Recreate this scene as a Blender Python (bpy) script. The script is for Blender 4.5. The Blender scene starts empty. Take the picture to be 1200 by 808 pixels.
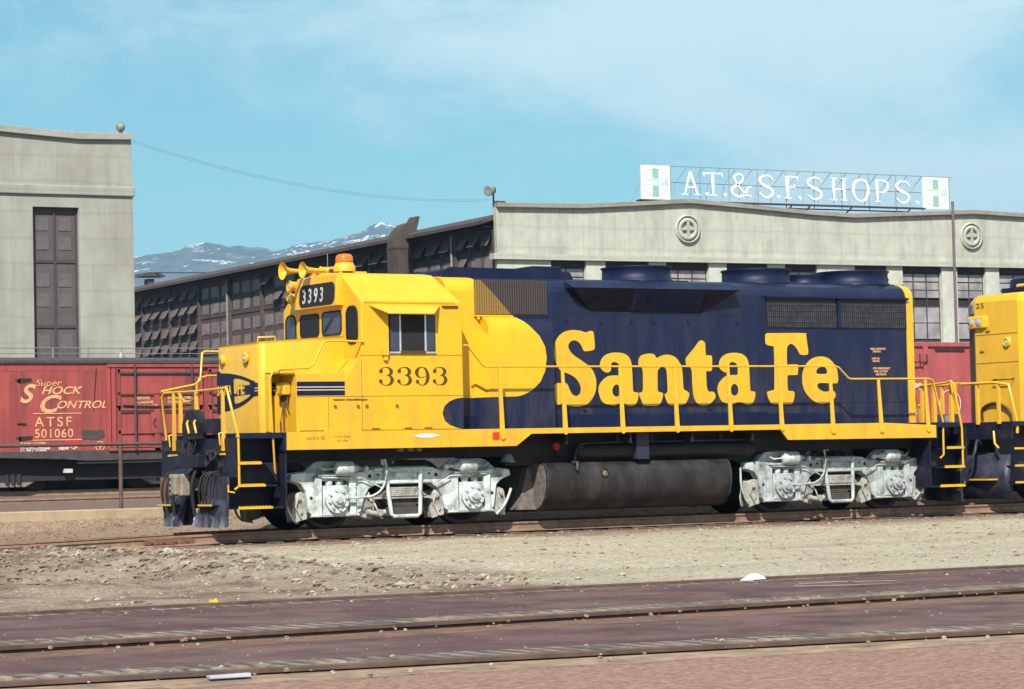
import bpy, bmesh, math, random
from mathutils import Vector, Matrix, noise as mnoise
R = math.radians
rnd = random.Random(7)
sc = bpy.context.scene
COL = sc.collection

# ---------------------------------------------------------------- camera
cam = bpy.data.cameras.new('Camera'); camo = bpy.data.objects.new('Camera', cam); COL.objects.link(camo)
yaw, pitch, roll = .5454, .0431, -.0222
F = Vector((math.sin(yaw)*math.cos(pitch), math.cos(yaw)*math.cos(pitch), math.sin(pitch)))
Rt = Vector((math.cos(yaw), -math.sin(yaw), 0)); Up = Rt.cross(F)
c_, s_ = math.cos(roll), math.sin(roll)
r2 = c_*Rt + s_*Up; u2 = -s_*Rt + c_*Up
M = Matrix((r2, u2, -F)).transposed().to_4x4(); M.translation = Vector((-21.3068, -42.3297, 1.1607))
camo.matrix_world = M
cam.sensor_width = 36; cam.sensor_fit = 'HORIZONTAL'; cam.lens = 3098.17/1200*36
cam.clip_start = .5; cam.clip_end = 60000
sc.camera = camo

# ---------------------------------------------------------------- light
to_sun = Vector((-.83, -1.0, 1.24)).normalized()
sun_el = math.asin(to_sun.z); sun_az = math.atan2(to_sun.x, to_sun.y)
sd = bpy.data.lights.new('Sun', 'SUN'); sd.energy = 5; sd.angle = R(.5); sd.color = (1, .95, .86)
so = bpy.data.objects.new('Sun', sd); COL.objects.link(so)
so.rotation_euler = to_sun.to_track_quat('Z', 'Y').to_euler()
so.location = (-30, -40, 60)
w = bpy.data.worlds.new('World'); sc.world = w; w.use_nodes = True
nt = w.node_tree; nt.nodes.clear()
def N(t, kind, **kw):
    n = t.nodes.new(kind)
    for k, v in kw.items():
        if k == 'inp':
            for a, b in v.items(): n.inputs[a].default_value = b
        else: setattr(n, k, v)
    return n
sky = N(nt, 'ShaderNodeTexSky', sky_type='NISHITA', sun_disc=False, sun_elevation=sun_el, sun_rotation=sun_az, air_density=1.0, dust_density=.6, ozone_density=1.0, altitude=300)
tint = N(nt, 'ShaderNodeMix', data_type='RGBA', blend_type='MULTIPLY'); tint.inputs[0].default_value = 1
tint.inputs[7].default_value = SKY_TINT = (.66, 1.20, 1.13, 1)
nt.links.new(sky.outputs[0], tint.inputs[6])
tc = N(nt, 'ShaderNodeTexCoord')
mp = N(nt, 'ShaderNodeMapping'); mp.inputs['Rotation'].default_value = (0, 0, R(31)); mp.inputs['Scale'].default_value = (1.0, 1.0, 2.6)
nz = N(nt, 'ShaderNodeTexNoise', inp={'Scale': 6, 'Detail': 12, 'Roughness': .66, 'Distortion': .5})
nz2 = N(nt, 'ShaderNodeTexNoise', inp={'Scale': 3.1, 'Detail': 3, 'Roughness': .5})
nt.links.new(tc.outputs['Generated'], mp.inputs[0]); nt.links.new(mp.outputs[0], nz.inputs['Vector']); nt.links.new(mp.outputs[0], nz2.inputs['Vector'])
# more cloud towards the east (right of the view)
dt = N(nt, 'ShaderNodeVectorMath', operation='DOT_PRODUCT'); dt.inputs[1].default_value = (math.cos(yaw), -math.sin(yaw), 0)
nt.links.new(tc.outputs['Generated'], dt.inputs[0])
mr = N(nt, 'ShaderNodeMapRange', inp={'From Min': -.15, 'From Max': .19, 'To Min': -.10, 'To Max': .21})
nt.links.new(dt.outputs['Value'], mr.inputs[0])
ad = N(nt, 'ShaderNodeMath', operation='ADD'); nt.links.new(nz.outputs[0], ad.inputs[0]); nt.links.new(mr.outputs[0], ad.inputs[1])
ad2 = N(nt, 'ShaderNodeMath', operation='MULTIPLY_ADD', inp={1: .9, 2: -.45}); nt.links.new(nz2.outputs[0], ad2.inputs[0])
ad3 = N(nt, 'ShaderNodeMath', operation='ADD'); nt.links.new(ad.outputs[0], ad3.inputs[0]); nt.links.new(ad2.outputs[0], ad3.inputs[1])
cr = N(nt, 'ShaderNodeMapRange', interpolation_type='SMOOTHSTEP', inp={'From Min': .38, 'From Max': .74, 'To Min': .02, 'To Max': .92})
nt.links.new(ad3.outputs[0], cr.inputs[0])
mx = N(nt, 'ShaderNodeMix', data_type='RGBA'); mx.inputs[7].default_value = (8.0, 10.2, 10.4, 1)
nt.links.new(cr.outputs[0], mx.inputs[0]); nt.links.new(tint.outputs[2], mx.inputs[6])
bg = N(nt, 'ShaderNodeBackground'); bg.inputs[1].default_value = .055
wo = N(nt, 'ShaderNodeOutputWorld'); nt.links.new(mx.outputs[2], bg.inputs[0]); nt.links.new(bg.outputs[0], wo.inputs[0])
vs = sc.view_settings; vs.view_transform = 'Standard'; vs.look = 'None'; vs.exposure = .78; vs.gamma = 1; vs.use_curve_mapping = False
sc.cycles.max_bounces = 6

# ---------------------------------------------------------------- helpers
W = {}
class MB:
    def __init__(s): s.v = []; s.f = []; s.sm = []
    def add(s, vs, fs, smooth=False):
        b = len(s.v); s.v += [tuple(v) for v in vs]
        for f in fs: s.f.append([b+i for i in f]); s.sm.append(smooth)
        return s
    def box(s, x0, x1, y0, y1, z0, z1):
        v = [(x0,y0,z0),(x1,y0,z0),(x1,y1,z0),(x0,y1,z0),(x0,y0,z1),(x1,y0,z1),(x1,y1,z1),(x0,y1,z1)]
        return s.add(v, [(0,3,2,1),(4,5,6,7),(0,1,5,4),(1,2,6,5),(2,3,7,6),(3,0,4,7)])
    def hexa(s, v): return s.add(v, [(0,3,2,1),(4,5,6,7),(0,1,5,4),(1,2,6,5),(2,3,7,6),(3,0,4,7)])
    def prism(s, pts, axis, a0, a1, smooth=False):
        n = len(pts)
        def P(p, a): return (p[0],a,p[1]) if axis == 'y' else (a,p[0],p[1]) if axis == 'x' else (p[0],p[1],a)
        A = [P(p,a0) for p in pts]; B = [P(p,a1) for p in pts]
        s.add(A, [tuple(range(n))]); s.add(B, [tuple(reversed(range(n)))])
        s.add(A+B, [(i, i+n, (i+1) % n+n, (i+1) % n) for i in range(n)], smooth)
        return s
    def ring(s, c, u, v, r, n): return [c + u*(r*math.cos(2*math.pi*i/n)) + v*(r*math.sin(2*math.pi*i/n)) for i in range(n)]
    def cyl(s, p0, p1, r0, r1=None, n=16, caps=True):
        p0, p1 = Vector(p0), Vector(p1); r1 = r0 if r1 is None else r1
        d = (p1-p0).normalized(); u = d.orthogonal().normalized(); v = d.cross(u)
        A = s.ring(p0,u,v,r0,n); B = s.ring(p1,u,v,r1,n)
        s.add(A+B, [(i,(i+1) % n,(i+1) % n+n,i+n) for i in range(n)], True)
        if caps: s.add(A, [tuple(reversed(range(n)))]); s.add(B, [tuple(range(n))])
        return s
    def tube(s, pts, r, n=8, close=False):
        P = [Vector(p) for p in pts]; rings = []; prev = None
        for i, p in enumerate(P):
            a = P[i-1] if i else P[0]; b = P[i+1] if i < len(P)-1 else P[-1]
            d = (b-a).normalized()
            if prev is None: u = d.orthogonal().normalized()
            else: u = (prev - d*prev.dot(d)).normalized()
            prev = u; v = d.cross(u); rr = r[i] if isinstance(r, (list,tuple)) else r
            rings.append(s.ring(p,u,v,rr,n))
        V = [q for g in rings for q in g]; fs = []
        for k in range(len(P)-1):
            for i in range(n): fs.append((k*n+i, k*n+(i+1) % n, (k+1)*n+(i+1) % n, (k+1)*n+i))
        s.add(V, fs, True); s.add(rings[0], [tuple(reversed(range(n)))]); s.add(rings[-1], [tuple(range(n))])
        return s
    def lathe(s, prof, o, d, n=20):
        o, d = Vector(o), Vector(d).normalized(); u = d.orthogonal().normalized(); v = d.cross(u)
        V = [q for (r,t) in prof for q in s.ring(o+d*t,u,v,max(r,1e-4),n)]; fs = []
        for k in range(len(prof)-1):
            for i in range(n): fs.append((k*n+i, k*n+(i+1) % n, (k+1)*n+(i+1) % n, (k+1)*n+i))
        return s.add(V, fs, True)
    def sphere(s, c, r, n=12):
        return s.lathe([(r*math.sin(math.pi*k/n), -r*math.cos(math.pi*k/n)) for k in range(n+1)], c, (0,0,1), n*2)
    def each(s, name, m, parent=None, bevel=0):
        """build every loose piece as an object of its own"""
        key = {}; par = list(range(len(s.v)))
        def find(i):
            while par[i] != i: par[i] = par[par[i]]; i = par[i]
            return i
        for i, v in enumerate(s.v):
            k = (round(v[0],4), round(v[1],4), round(v[2],4))
            if k in key: par[find(i)] = find(key[k])
            else: key[k] = i
        for f in s.f:
            for i in f[1:]: par[find(i)] = find(f[0])
        grp = {}
        for f, sm in zip(s.f, s.sm): grp.setdefault(find(f[0]), []).append((f, sm))
        out = []
        for fs in grp.values():
            idx = sorted({i for f, _ in fs for i in f}); mp_ = {i: k for k, i in enumerate(idx)}
            b = MB(); b.v = [s.v[i] for i in idx]; b.f = [[mp_[i] for i in f] for f, _ in fs]; b.sm = [q for _, q in fs]
            out.append(b.build(name, m, parent, bevel))
        return out
    def build(s, name, m, parent=None, bevel=0, label=None, seg=2, kind=None):
        xs = [v[0] for v in s.v]; ys = [v[1] for v in s.v]; zs = [v[2] for v in s.v]
        c = Vector(((min(xs)+max(xs))/2, (min(ys)+max(ys))/2, (min(zs)+max(zs))/2))
        if parent is None: c.z = min(zs)
        me = bpy.data.meshes.new(name); me.from_pydata([(v[0]-c.x, v[1]-c.y, v[2]-c.z) for v in s.v], [], s.f)
        me.polygons.foreach_set('use_smooth', s.sm)
        bm = bmesh.new(); bm.from_mesh(me); bmesh.ops.recalc_face_normals(bm, faces=bm.faces); bm.to_mesh(me); bm.free()
        me.materials.append(m); me.update()
        o = bpy.data.objects.new(name, me); COL.objects.link(o)
        W[o] = c
        if parent is not None: o.parent = parent; o.location = c - W[parent]
        else: o.location = c
        if bevel:
            bmesh_merge(me)
            b = o.modifiers.new('Bevel', 'BEVEL'); b.width = bevel; b.segments = seg; b.limit_method = 'ANGLE'; b.angle_limit = R(35)
        if label: o['label'] = label
        if kind: o['kind'] = kind
        return o
def bmesh_merge(me):
    bm = bmesh.new(); bm.from_mesh(me); bmesh.ops.remove_doubles(bm, verts=bm.verts, dist=1e-4); bm.to_mesh(me); bm.free()
def tag(o, label, cat, group=None):
    o['label'] = label; o['category'] = cat
    if group: o['group'] = group
    return o
def thing(name, label, cat, loc=(0,0,0), rz=0, group=None, local=False):
    o = bpy.data.objects.new(name, None); COL.objects.link(o); o.location = loc; o.rotation_euler = (0,0,rz)
    o.empty_display_size = .3
    W[o] = Vector((0,0,0)) if local else Vector(loc)
    return tag(o, label, cat, group)
def dup(o, parent=None, off=None):
    c = o.copy(); COL.objects.link(c)
    if parent is not None: c.parent = parent
    if off is not None: c.location = o.location + Vector(off)
    for ch in list(o.children): dup(ch, c)
    return c
def catmull(pts, n=5, closed=True):
    out = []; L = len(pts)
    rng = range(L) if closed else range(L-1)
    for i in rng:
        if closed: p0,p1,p2,p3 = pts[i-1],pts[i],pts[(i+1) % L],pts[(i+2) % L]
        else: p0,p1,p2,p3 = pts[max(i-1,0)],pts[i],pts[i+1],pts[min(i+2,L-1)]
        for k in range(n):
            t = k/n
            out.append(tuple(.5*((2*b)+(-a+c)*t+(2*a-5*b+4*c-d)*t*t+(-a+3*b-3*c+d)*t**3) for a,b,c,d in zip(p0,p1,p2,p3)))
    if not closed: out.append(tuple(pts[-1]))
    return out
def outline(name, loops, m, parent, place, depth=.004, label=None):
    """flat lettering cut from closed loops (holes by even-odd); place = 4x4 from letter plane to build frame"""
    cu = bpy.data.curves.new(name, 'CURVE'); cu.dimensions = '2D'; cu.fill_mode = 'BOTH'; cu.extrude = depth/2
    for lp in loops:
        sp = cu.splines.new('POLY'); sp.points.add(len(lp)-1)
        for i, p in enumerate(lp): sp.points[i].co = (p[0], p[1], 0, 1)
        sp.use_cyclic_u = True
    return curve_to(name, cu, m, parent, place, label)
def curve_to(name, cu, m, parent, place, label=None):
    t = bpy.data.objects.new('tmp', cu); COL.objects.link(t)
    dg = bpy.context.evaluated_depsgraph_get(); me = bpy.data.meshes.new_from_object(t.evaluated_get(dg))
    bpy.data.objects.remove(t); bpy.data.curves.remove(cu)
    me.name = name; me.transform(place); me.materials.clear(); me.materials.append(m)
    vs = [v.co for v in me.vertices]
    c = Vector([(min(v[i] for v in vs)+max(v[i] for v in vs))/2 for i in range(3)])
    me.transform(Matrix.Translation(-c))
    o = bpy.data.objects.new(name, me); COL.objects.link(o); W[o] = c
    o.parent = parent; o.location = c - W[parent]
    if label: o['label'] = label
    return o
def text(name, s, size, m, parent, place, shear=0, bold=0, align='LEFT', sx=1, depth=.004, spacing=1):
    cu = bpy.data.curves.new(name, 'FONT'); cu.body = s; cu.size = size; cu.shear = shear; cu.offset = bold; cu.align_x = align
    cu.extrude = depth/2; cu.space_character = spacing
    return curve_to(name, cu, m, parent, place @ Matrix.Diagonal((sx,1,1,1)))
def plane_y(x, y, z): # letter plane facing -Y
    return Matrix(((1,0,0,x),(0,0,-1,y),(0,1,0,z),(0,0,0,1)))
def plane_mx(x, y, z): # letter plane facing -X : letter-right = -Y
    return Matrix(((0,0,-1,x),(-1,0,0,y),(0,1,0,z),(0,0,0,1)))
def ribbon(pts, n=6):
    """variable-width stroke -> closed loop ; pts (x,y,width)"""
    P = catmull(pts, n, closed=False); L = []; Rr = []
    for i, p in enumerate(P):
        a = P[max(i-1,0)]; b = P[min(i+1,len(P)-1)]
        d = Vector((b[0]-a[0], b[1]-a[1])).normalized(); nn = Vector((-d.y, d.x)); h = max(p[2],1e-4)/2
        L.append((p[0]+nn.x*h, p[1]+nn.y*h)); Rr.append((p[0]-nn.x*h, p[1]-nn.y*h))
    return L + Rr[::-1]
def disc2(x, y, r, n=14, sy=1): return [(x+r*math.cos(2*math.pi*i/n), y+sy*r*math.sin(2*math.pi*i/n)) for i in range(n)]

# ---------------------------------------------------------------- materials
def mat(name, col, rough=.6, metal=0, var=.18, scale=3, bump=0, bscale=40, dirt=None, damt=.5, dscale=1.2, streak=0, spec=.4, detail=6, coat=0, world=False):
    m = bpy.data.materials.new(name); m.use_nodes = True; t = m.node_tree; b = t.nodes['Principled BSDF']
    b.inputs['Roughness'].default_value = rough; b.inputs['Metallic'].default_value = metal; b.inputs['Specular IOR Level'].default_value = spec
    if coat: b.inputs['Coat Weight'].default_value = coat; b.inputs['Coat Roughness'].default_value = .15
    tc = N(t, 'ShaderNodeTexCoord'); g = N(t, 'ShaderNodeNewGeometry')
    src = g.outputs['Position'] if world else tc.outputs['Object']
    nz = N(t, 'ShaderNodeTexNoise', inp={'Scale': scale, 'Detail': detail, 'Roughness': .6}); t.links.new(src, nz.inputs['Vector'])
    mr = N(t, 'ShaderNodeMapRange', inp={'From Min': .3, 'From Max': .7, 'To Min': 1-var, 'To Max': 1+var}); t.links.new(nz.outputs[0], mr.inputs[0])
    mul = N(t, 'ShaderNodeMix', data_type='RGBA', blend_type='MULTIPLY'); mul.inputs[0].default_value = 1; mul.inputs[6].default_value = (*col, 1)
    t.links.new(mr.outputs[0], mul.inputs[7]); out = mul.outputs[2]; m['mulnode'] = mul.name
    if dirt:
        mp = N(t, 'ShaderNodeMapping'); mp.inputs['Scale'].default_value = (1,1,1-streak*.93); t.links.new(src, mp.inputs[0])
        n2 = N(t, 'ShaderNodeTexNoise', inp={'Scale': dscale, 'Detail': 8, 'Roughness': .65}); t.links.new(mp.outputs[0], n2.inputs['Vector'])
        r2_ = N(t, 'ShaderNodeMapRange', inp={'From Min': .45, 'From Max': .75, 'To Min': 0, 'To Max': damt}); t.links.new(n2.outputs[0], r2_.inputs[0])
        mx = N(t, 'ShaderNodeMix', data_type='RGBA'); mx.inputs[7].default_value = (*dirt, 1)
        t.links.new(r2_.outputs[0], mx.inputs[0]); t.links.new(out, mx.inputs[6]); out = mx.outputs[2]
    t.links.new(out, b.inputs['Base Color'])
    if bump:
        n3 = N(t, 'ShaderNodeTexNoise', inp={'Scale': bscale, 'Detail': 5}); t.links.new(src, n3.inputs['Vector'])
        bp = N(t, 'ShaderNodeBump', inp={'Strength': bump, 'Distance': .02}); t.links.new(n3.outputs[0], bp.inputs['Height']); t.links.new(bp.outputs[0], b.inputs['Normal'])
    return m
YEL = (.65, .352, .012); BLU = (.0046, .0086, .036)
M_yel = mat('yellow_paint', YEL, .35, var=.05, scale=2, coat=.3, dirt=(.35,.20,.02), damt=.25, dscale=2.5, streak=.6)
M_blu = mat('blue_paint', BLU, .5, var=.22, scale=2, coat=0, spec=.22, dirt=(.02,.02,.036), damt=.5, dscale=2, streak=.7)
M_blk = mat('black_underframe', (.012,.010,.011), .7, var=.4)
M_grime = mat('oily_black', (.017,.015,.015), .45, var=.5, scale=3, dirt=(.075,.068,.064), damt=.6, dscale=2.4, streak=.6, spec=.3)
M_silver = mat('aluminium_paint', (.51,.555,.55), .5, 0, var=.2, scale=7, dirt=(.07,.058,.052), damt=1.0, dscale=4.2, bump=.35)
M_silver_d = mat('grimy_shaded_aluminium', (.36,.39,.39), .5, 0, var=.3, scale=7, dirt=(.045,.037,.033), damt=.95, dscale=4, bump=.3)  # grime on the dirtier trucks, shade in the colour of the spring pockets
M_shoe = mat('dirty_cast_iron', (.36,.345,.31), .7, 0, var=.35, scale=9, dirt=(.06,.045,.04), damt=.95, dscale=6)
M_spring = mat('greasy_spring_steel', (.055,.047,.042), .7, 0, var=.4, scale=9)
M_wheel = mat('wheel_steel', (.035,.03,.032), .5, .4, var=.3, scale=6)
M_glass = mat('dark_glass', (.012,.009,.011), .15, var=.1, spec=.10)
M_glassb = mat('bluish_glass', (.040,.042,.066), .15, var=.4, scale=2, spec=.3)
M_dark = mat('dark_interior', (.010,.008,.009), .8)
M_white = mat('white_lettering', (.75,.76,.74), .5, var=.06)
M_red = mat('red_paint', (.55,.025,.02), .4)
M_brown = mat('serif_brown', (.075,.035,.012), .5, var=.1)
M_alum = mat('bare_aluminium', (.55,.57,.6), .35, .6)
M_lens = mat('clear_lens', (.7,.72,.75), .08, .7)
M_amber = mat('amber_lens', (.50,.12,.006), .15, spec=.5)
M_screen = mat('radiator_core', (.016,.014,.018), .6, var=.4, scale=20)
M_wire = mat('wire_mesh', (.06,.058,.068), .45, .3, var=.5, scale=6)
M_rust = mat('rusty_steel', (.17,.085,.05), .75, .2, var=.35, scale=8, dirt=(.06,.035,.028), damt=.8, dscale=3)
M_railtop = mat('worn_rail', (.24,.145,.10), .65, .1, var=.3, scale=5, dirt=(.12,.065,.045), damt=.7, dscale=2)
M_tie = mat('old_timber', (.085,.062,.052), .9, var=.4, scale=9, bump=.4)
M_car = mat('red_oxide_paint', (.30,.055,.05), .55, var=.15, scale=1.5, dirt=(.10,.032,.032), damt=.7, dscale=1.6, streak=.85)
M_carpink = mat('faded_red_paint', (.36,.075,.08), .55, var=.12, scale=1.5, dirt=(.16,.04,.04), damt=.6, dscale=1.6, streak=.8)
M_cardark = mat('dark_grime', (.055,.042,.045), .7, var=.3)
M_carhole = mat('black_car_iron', (.02,.016,.017), .8, var=.3)  # plain black for car undergear, latches and small marks
M_text = mat('faded_cream_lettering', (.58,.30,.15), .6, var=.3, scale=5)
M_textw = mat('pink_white_stencil', (.62,.45,.43), .6, var=.2)
M_conc = mat('shop_front_concrete', (.385,.385,.33), .85, var=.10, scale=.9, dirt=(.24,.235,.205), damt=.9, dscale=.9, streak=.85, bump=.2, bscale=6)  # pale tone is the main shop concrete's own colour
M_conc2 = mat('grey_concrete', (.28,.277,.24), .85, var=.09, scale=.7, dirt=(.19,.18,.16), damt=.85, dscale=.45, streak=.6, bump=.2, bscale=6)
M_cornice = mat('stained_cornice_concrete', (.235,.21,.185), .85, var=.15, scale=.9, dirt=(.12,.10,.09), damt=.6, dscale=.8)
M_wall = mat('brown_wall_panels', (.074,.049,.045), .75, var=.2, scale=.8, dirt=(.03,.022,.024), damt=.6, dscale=.5, streak=.6)
M_eave = mat('brown_eave', (.062,.042,.038), .8, var=.2, scale=.6)
M_pane = mat('painted_over_panes', (.155,.118,.115), .6, var=.35, scale=.55, spec=.5, detail=3)
M_panel = mat('open_sash_panes', (.105,.08,.078), .6, var=.35, scale=.7, spec=.2)
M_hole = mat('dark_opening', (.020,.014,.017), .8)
M_bigpane = mat('grey_dirty_panes', (.27,.245,.25), .55, var=.55, scale=.45, dirt=(.06,.05,.06), damt=.7, dscale=.7, streak=.6, spec=.5)
M_frame = mat('dark_window_frame', (.05,.038,.042), .6)
M_duct = mat('weathered_duct', (.085,.058,.047), .65, .3, var=.3, scale=1.5, dirt=(.055,.045,.045), damt=.7, dscale=.9, streak=.5)
M_pipe = mat('brown_pipe', (.10,.06,.055), .6, .2, var=.25, scale=4)
M_grey = mat('weathered_grey_metal', (.22,.20,.20), .6, .3, var=.2)
M_retw = mat('buff_concrete', (.37,.275,.175), .9, var=.15, scale=1.2, dirt=(.20,.14,.10), damt=.7, dscale=1.6, streak=.5, bump=.3, bscale=12)
M_sign = mat('white_sign_enamel', (.62,.64,.62), .4, var=.04)
M_green = mat('faded_green_enamel', (.20,.38,.33), .5, var=.1)
M_thin = mat('thin_line_paint', (.20,.23,.26), .6)
M_wood = mat('weathered_plank', (.26,.17,.11), .85, var=.35, scale=5, dirt=(.08,.06,.055), damt=.8, dscale=2.2, bump=.4)
M_asph = mat('purple_grey_asphalt', (.092,.054,.058), .95, spec=.08, var=.28, scale=2, dirt=(.17,.115,.10), damt=.85, dscale=1.1, bump=.5, bscale=60, world=True)
M_stone = mat('pale_stone', (.27,.235,.185), .9, spec=.1, var=.5, scale=3)
M_dkrk = mat('brown_clod', (.19,.135,.10), .95, var=.4, scale=3)
M_plast = mat('blue_grey_paint', (.016,.018,.034), .5, var=.3, scale=4, spec=.35, dirt=(.055,.055,.07), damt=.7, dscale=4)
M_pilot = mat('dark_pilot_blue', (.006,.007,.019), .5, var=.35, scale=5, spec=.3, dirt=(.03,.03,.04), damt=.7, dscale=4)
M_dkbrown = mat('dark_brown', (.07,.045,.035), .7, var=.4, scale=3)

def paint_scheme():
    """yellow nose / blue hood, the paint line drawn as X = curve(Z) along the body"""
    m = mat('two_tone_paint', YEL, .42, var=.05, scale=2, coat=.1, spec=.3); t = m.node_tree; b = t.nodes['Principled BSDF']
    g = N(t, 'ShaderNodeNewGeometry'); sp = N(t, 'ShaderNodeSeparateXYZ'); t.links.new(g.outputs['Position'], sp.inputs[0])
    nm = N(t, 'ShaderNodeMapRange', inp={'From Min': 1.6, 'From Max': 4.7, 'To Min': 0, 'To Max': 1}); t.links.new(sp.outputs['Z'], nm.inputs[0])
    fc = N(t, 'ShaderNodeFloatCurve'); cv = fc.mapping.curves[0]
    pts = [(1.6,2.6),(1.70,2.42),(1.735,2.25),(1.78,2.12),(1.86,2.02),(1.99,1.975),(2.12,2.02),(2.2,2.12),(2.25,2.25),(2.272,2.42),(2.285,3.72),(2.32,3.88),(2.4,4.06),(2.55,4.24),(2.75,4.35),(3.0,4.39),(3.2,4.36),(3.4,4.24),(3.6,4.03),(3.8,3.77),(4.1,3.49),(4.41,3.15),(4.7,2.8)]
    X = lambda x: (x-1.5)/4.0
    cv.points[0].location = ((pts[0][0]-1.6)/3.1, X(pts[0][1])); cv.points[1].location = (1, X(pts[-1][1]))
    for z, x in pts[1:-1]: cv.points.new((z-1.6)/3.1, X(x))
    for p in cv.points: p.handle_type = 'VECTOR'
    fc.mapping.update()
    t.links.new(nm.outputs[0], fc.inputs['Value'])
    xn = N(t, 'ShaderNodeMapRange', clamp=False, inp={'From Min': 1.5, 'From Max': 5.5}); t.links.new(sp.outputs['X'], xn.inputs[0])
    gt = N(t, 'ShaderNodeMath', operation='GREATER_THAN'); t.links.new(xn.outputs[0], gt.inputs[0]); t.links.new(fc.outputs[0], gt.inputs[1])
    nz = N(t, 'ShaderNodeTexNoise', inp={'Scale': 1.6, 'Detail': 6}); mp = N(t, 'ShaderNodeMapping'); mp.inputs['Scale'].default_value = (1.5,1,.25)
    t.links.new(g.outputs['Position'], mp.inputs[0]); t.links.new(mp.outputs[0], nz.inputs['Vector'])
    bl = N(t, 'ShaderNodeMix', data_type='RGBA'); bl.inputs[6].default_value = (.0038,.0070,.030,1); bl.inputs[7].default_value = (.0066,.0118,.044,1)
    t.links.new(nz.outputs[0], bl.inputs[0])
    mx = N(t, 'ShaderNodeMix', data_type='RGBA'); t.links.new(gt.outputs[0], mx.inputs[0])
    old = b.inputs['Base Color'].links[0].from_socket
    t.links.new(old, mx.inputs[6]); t.links.new(bl.outputs[2], mx.inputs[7]); t.links.new(mx.outputs[2], b.inputs['Base Color'])
    return m
M_two = paint_scheme()
def waviness(m):
    t = m.node_tree; b = t.nodes['Principled BSDF']; tc = N(t, 'ShaderNodeTexCoord')
    n = N(t, 'ShaderNodeTexNoise', inp={'Scale': 1.8, 'Detail': 2}); t.links.new(tc.outputs['Object'], n.inputs['Vector'])
    bp = N(t, 'ShaderNodeBump', inp={'Strength': .25, 'Distance': .02}); t.links.new(n.outputs[0], bp.inputs['Height']); t.links.new(bp.outputs[0], b.inputs['Normal'])
def grime(m, col, amt, zlo, zhi):
    """road dust that collects low on the body, broken up by noise"""
    t = m.node_tree; b = t.nodes['Principled BSDF']; ge = N(t, 'ShaderNodeNewGeometry'); sp = N(t, 'ShaderNodeSeparateXYZ'); t.links.new(ge.outputs['Position'], sp.inputs[0])
    mr = N(t, 'ShaderNodeMapRange', inp={'From Min': zlo, 'From Max': zhi, 'To Min': 1, 'To Max': .25}); t.links.new(sp.outputs['Z'], mr.inputs[0])
    mp = N(t, 'ShaderNodeMapping'); mp.inputs['Scale'].default_value = (2.2,2.2,.5); t.links.new(ge.outputs['Position'], mp.inputs[0])
    n = N(t, 'ShaderNodeTexNoise', inp={'Scale': 1.7, 'Detail': 9, 'Roughness': .68}); t.links.new(mp.outputs[0], n.inputs['Vector'])
    r2_ = N(t, 'ShaderNodeMapRange', inp={'From Min': .42, 'From Max': .72, 'To Min': 0, 'To Max': amt}); t.links.new(n.outputs[0], r2_.inputs[0])
    ml = N(t, 'ShaderNodeMath', operation='MULTIPLY'); t.links.new(mr.outputs[0], ml.inputs[0]); t.links.new(r2_.outputs[0], ml.inputs[1])
    mx = N(t, 'ShaderNodeMix', data_type='RGBA'); mx.inputs[7].default_value = (*col, 1); old = b.inputs['Base Color'].links[0].from_socket
    t.links.new(ml.outputs[0], mx.inputs[0]); t.links.new(old, mx.inputs[6]); t.links.new(mx.outputs[2], b.inputs['Base Color'])
for m_ in (M_two, M_yel, M_blu): waviness(m_)
def weather(m, line, streak):
    """board-form pour lines and vertical water stains on old concrete"""
    t = m.node_tree; b = t.nodes['Principled BSDF']; tc = N(t, 'ShaderNodeTexCoord'); old = b.inputs['Base Color'].links[0].from_socket
    wv = N(t, 'ShaderNodeTexWave', bands_direction='Z', inp={'Scale': .23, 'Distortion': 1.2, 'Detail': 5, 'Detail Scale': 1.5, 'Detail Roughness': .7}); t.links.new(tc.outputs['Object'], wv.inputs['Vector'])
    r1 = N(t, 'ShaderNodeMapRange', inp={'From Min': .0, 'From Max': .05, 'To Min': 1-line, 'To Max': 1}); t.links.new(wv.outputs[0], r1.inputs[0])
    mp = N(t, 'ShaderNodeMapping'); mp.inputs['Scale'].default_value = (3.2,3.2,.16); t.links.new(tc.outputs['Object'], mp.inputs[0])
    n = N(t, 'ShaderNodeTexNoise', inp={'Scale': 1, 'Detail': 9, 'Roughness': .7}); t.links.new(mp.outputs[0], n.inputs['Vector'])
    r2_ = N(t, 'ShaderNodeMapRange', inp={'From Min': .5, 'From Max': .72, 'To Min': 1, 'To Max': 1-streak}); t.links.new(n.outputs[0], r2_.inputs[0])
    ml = N(t, 'ShaderNodeMath', operation='MULTIPLY'); t.links.new(r1.outputs[0], ml.inputs[0]); t.links.new(r2_.outputs[0], ml.inputs[1])
    mx = N(t, 'ShaderNodeMix', data_type='RGBA', blend_type='MULTIPLY'); mx.inputs[0].default_value = 1; t.links.new(old, mx.inputs[6]); t.links.new(ml.outputs[0], mx.inputs[7]); t.links.new(mx.outputs[2], b.inputs['Base Color'])
weather(M_conc, .10, .19); weather(M_conc2, .10, .18); weather(M_wall, .3, .4); weather(M_car, 0, .30); weather(M_carpink, 0, .25); weather(M_duct, 0, .4); weather(M_retw, .2, .35)
grime(M_two, (.12,.085,.05), .40, 1.7, 3.2); grime(M_yel, (.17,.105,.05), .42, 1.2, 3.4)
M_fgrail = mat('dark_embedded_rail', (.085,.05,.04), .6, .1, var=.4, scale=4, dirt=(.18,.10,.07), damt=.6, dscale=1.5)

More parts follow.
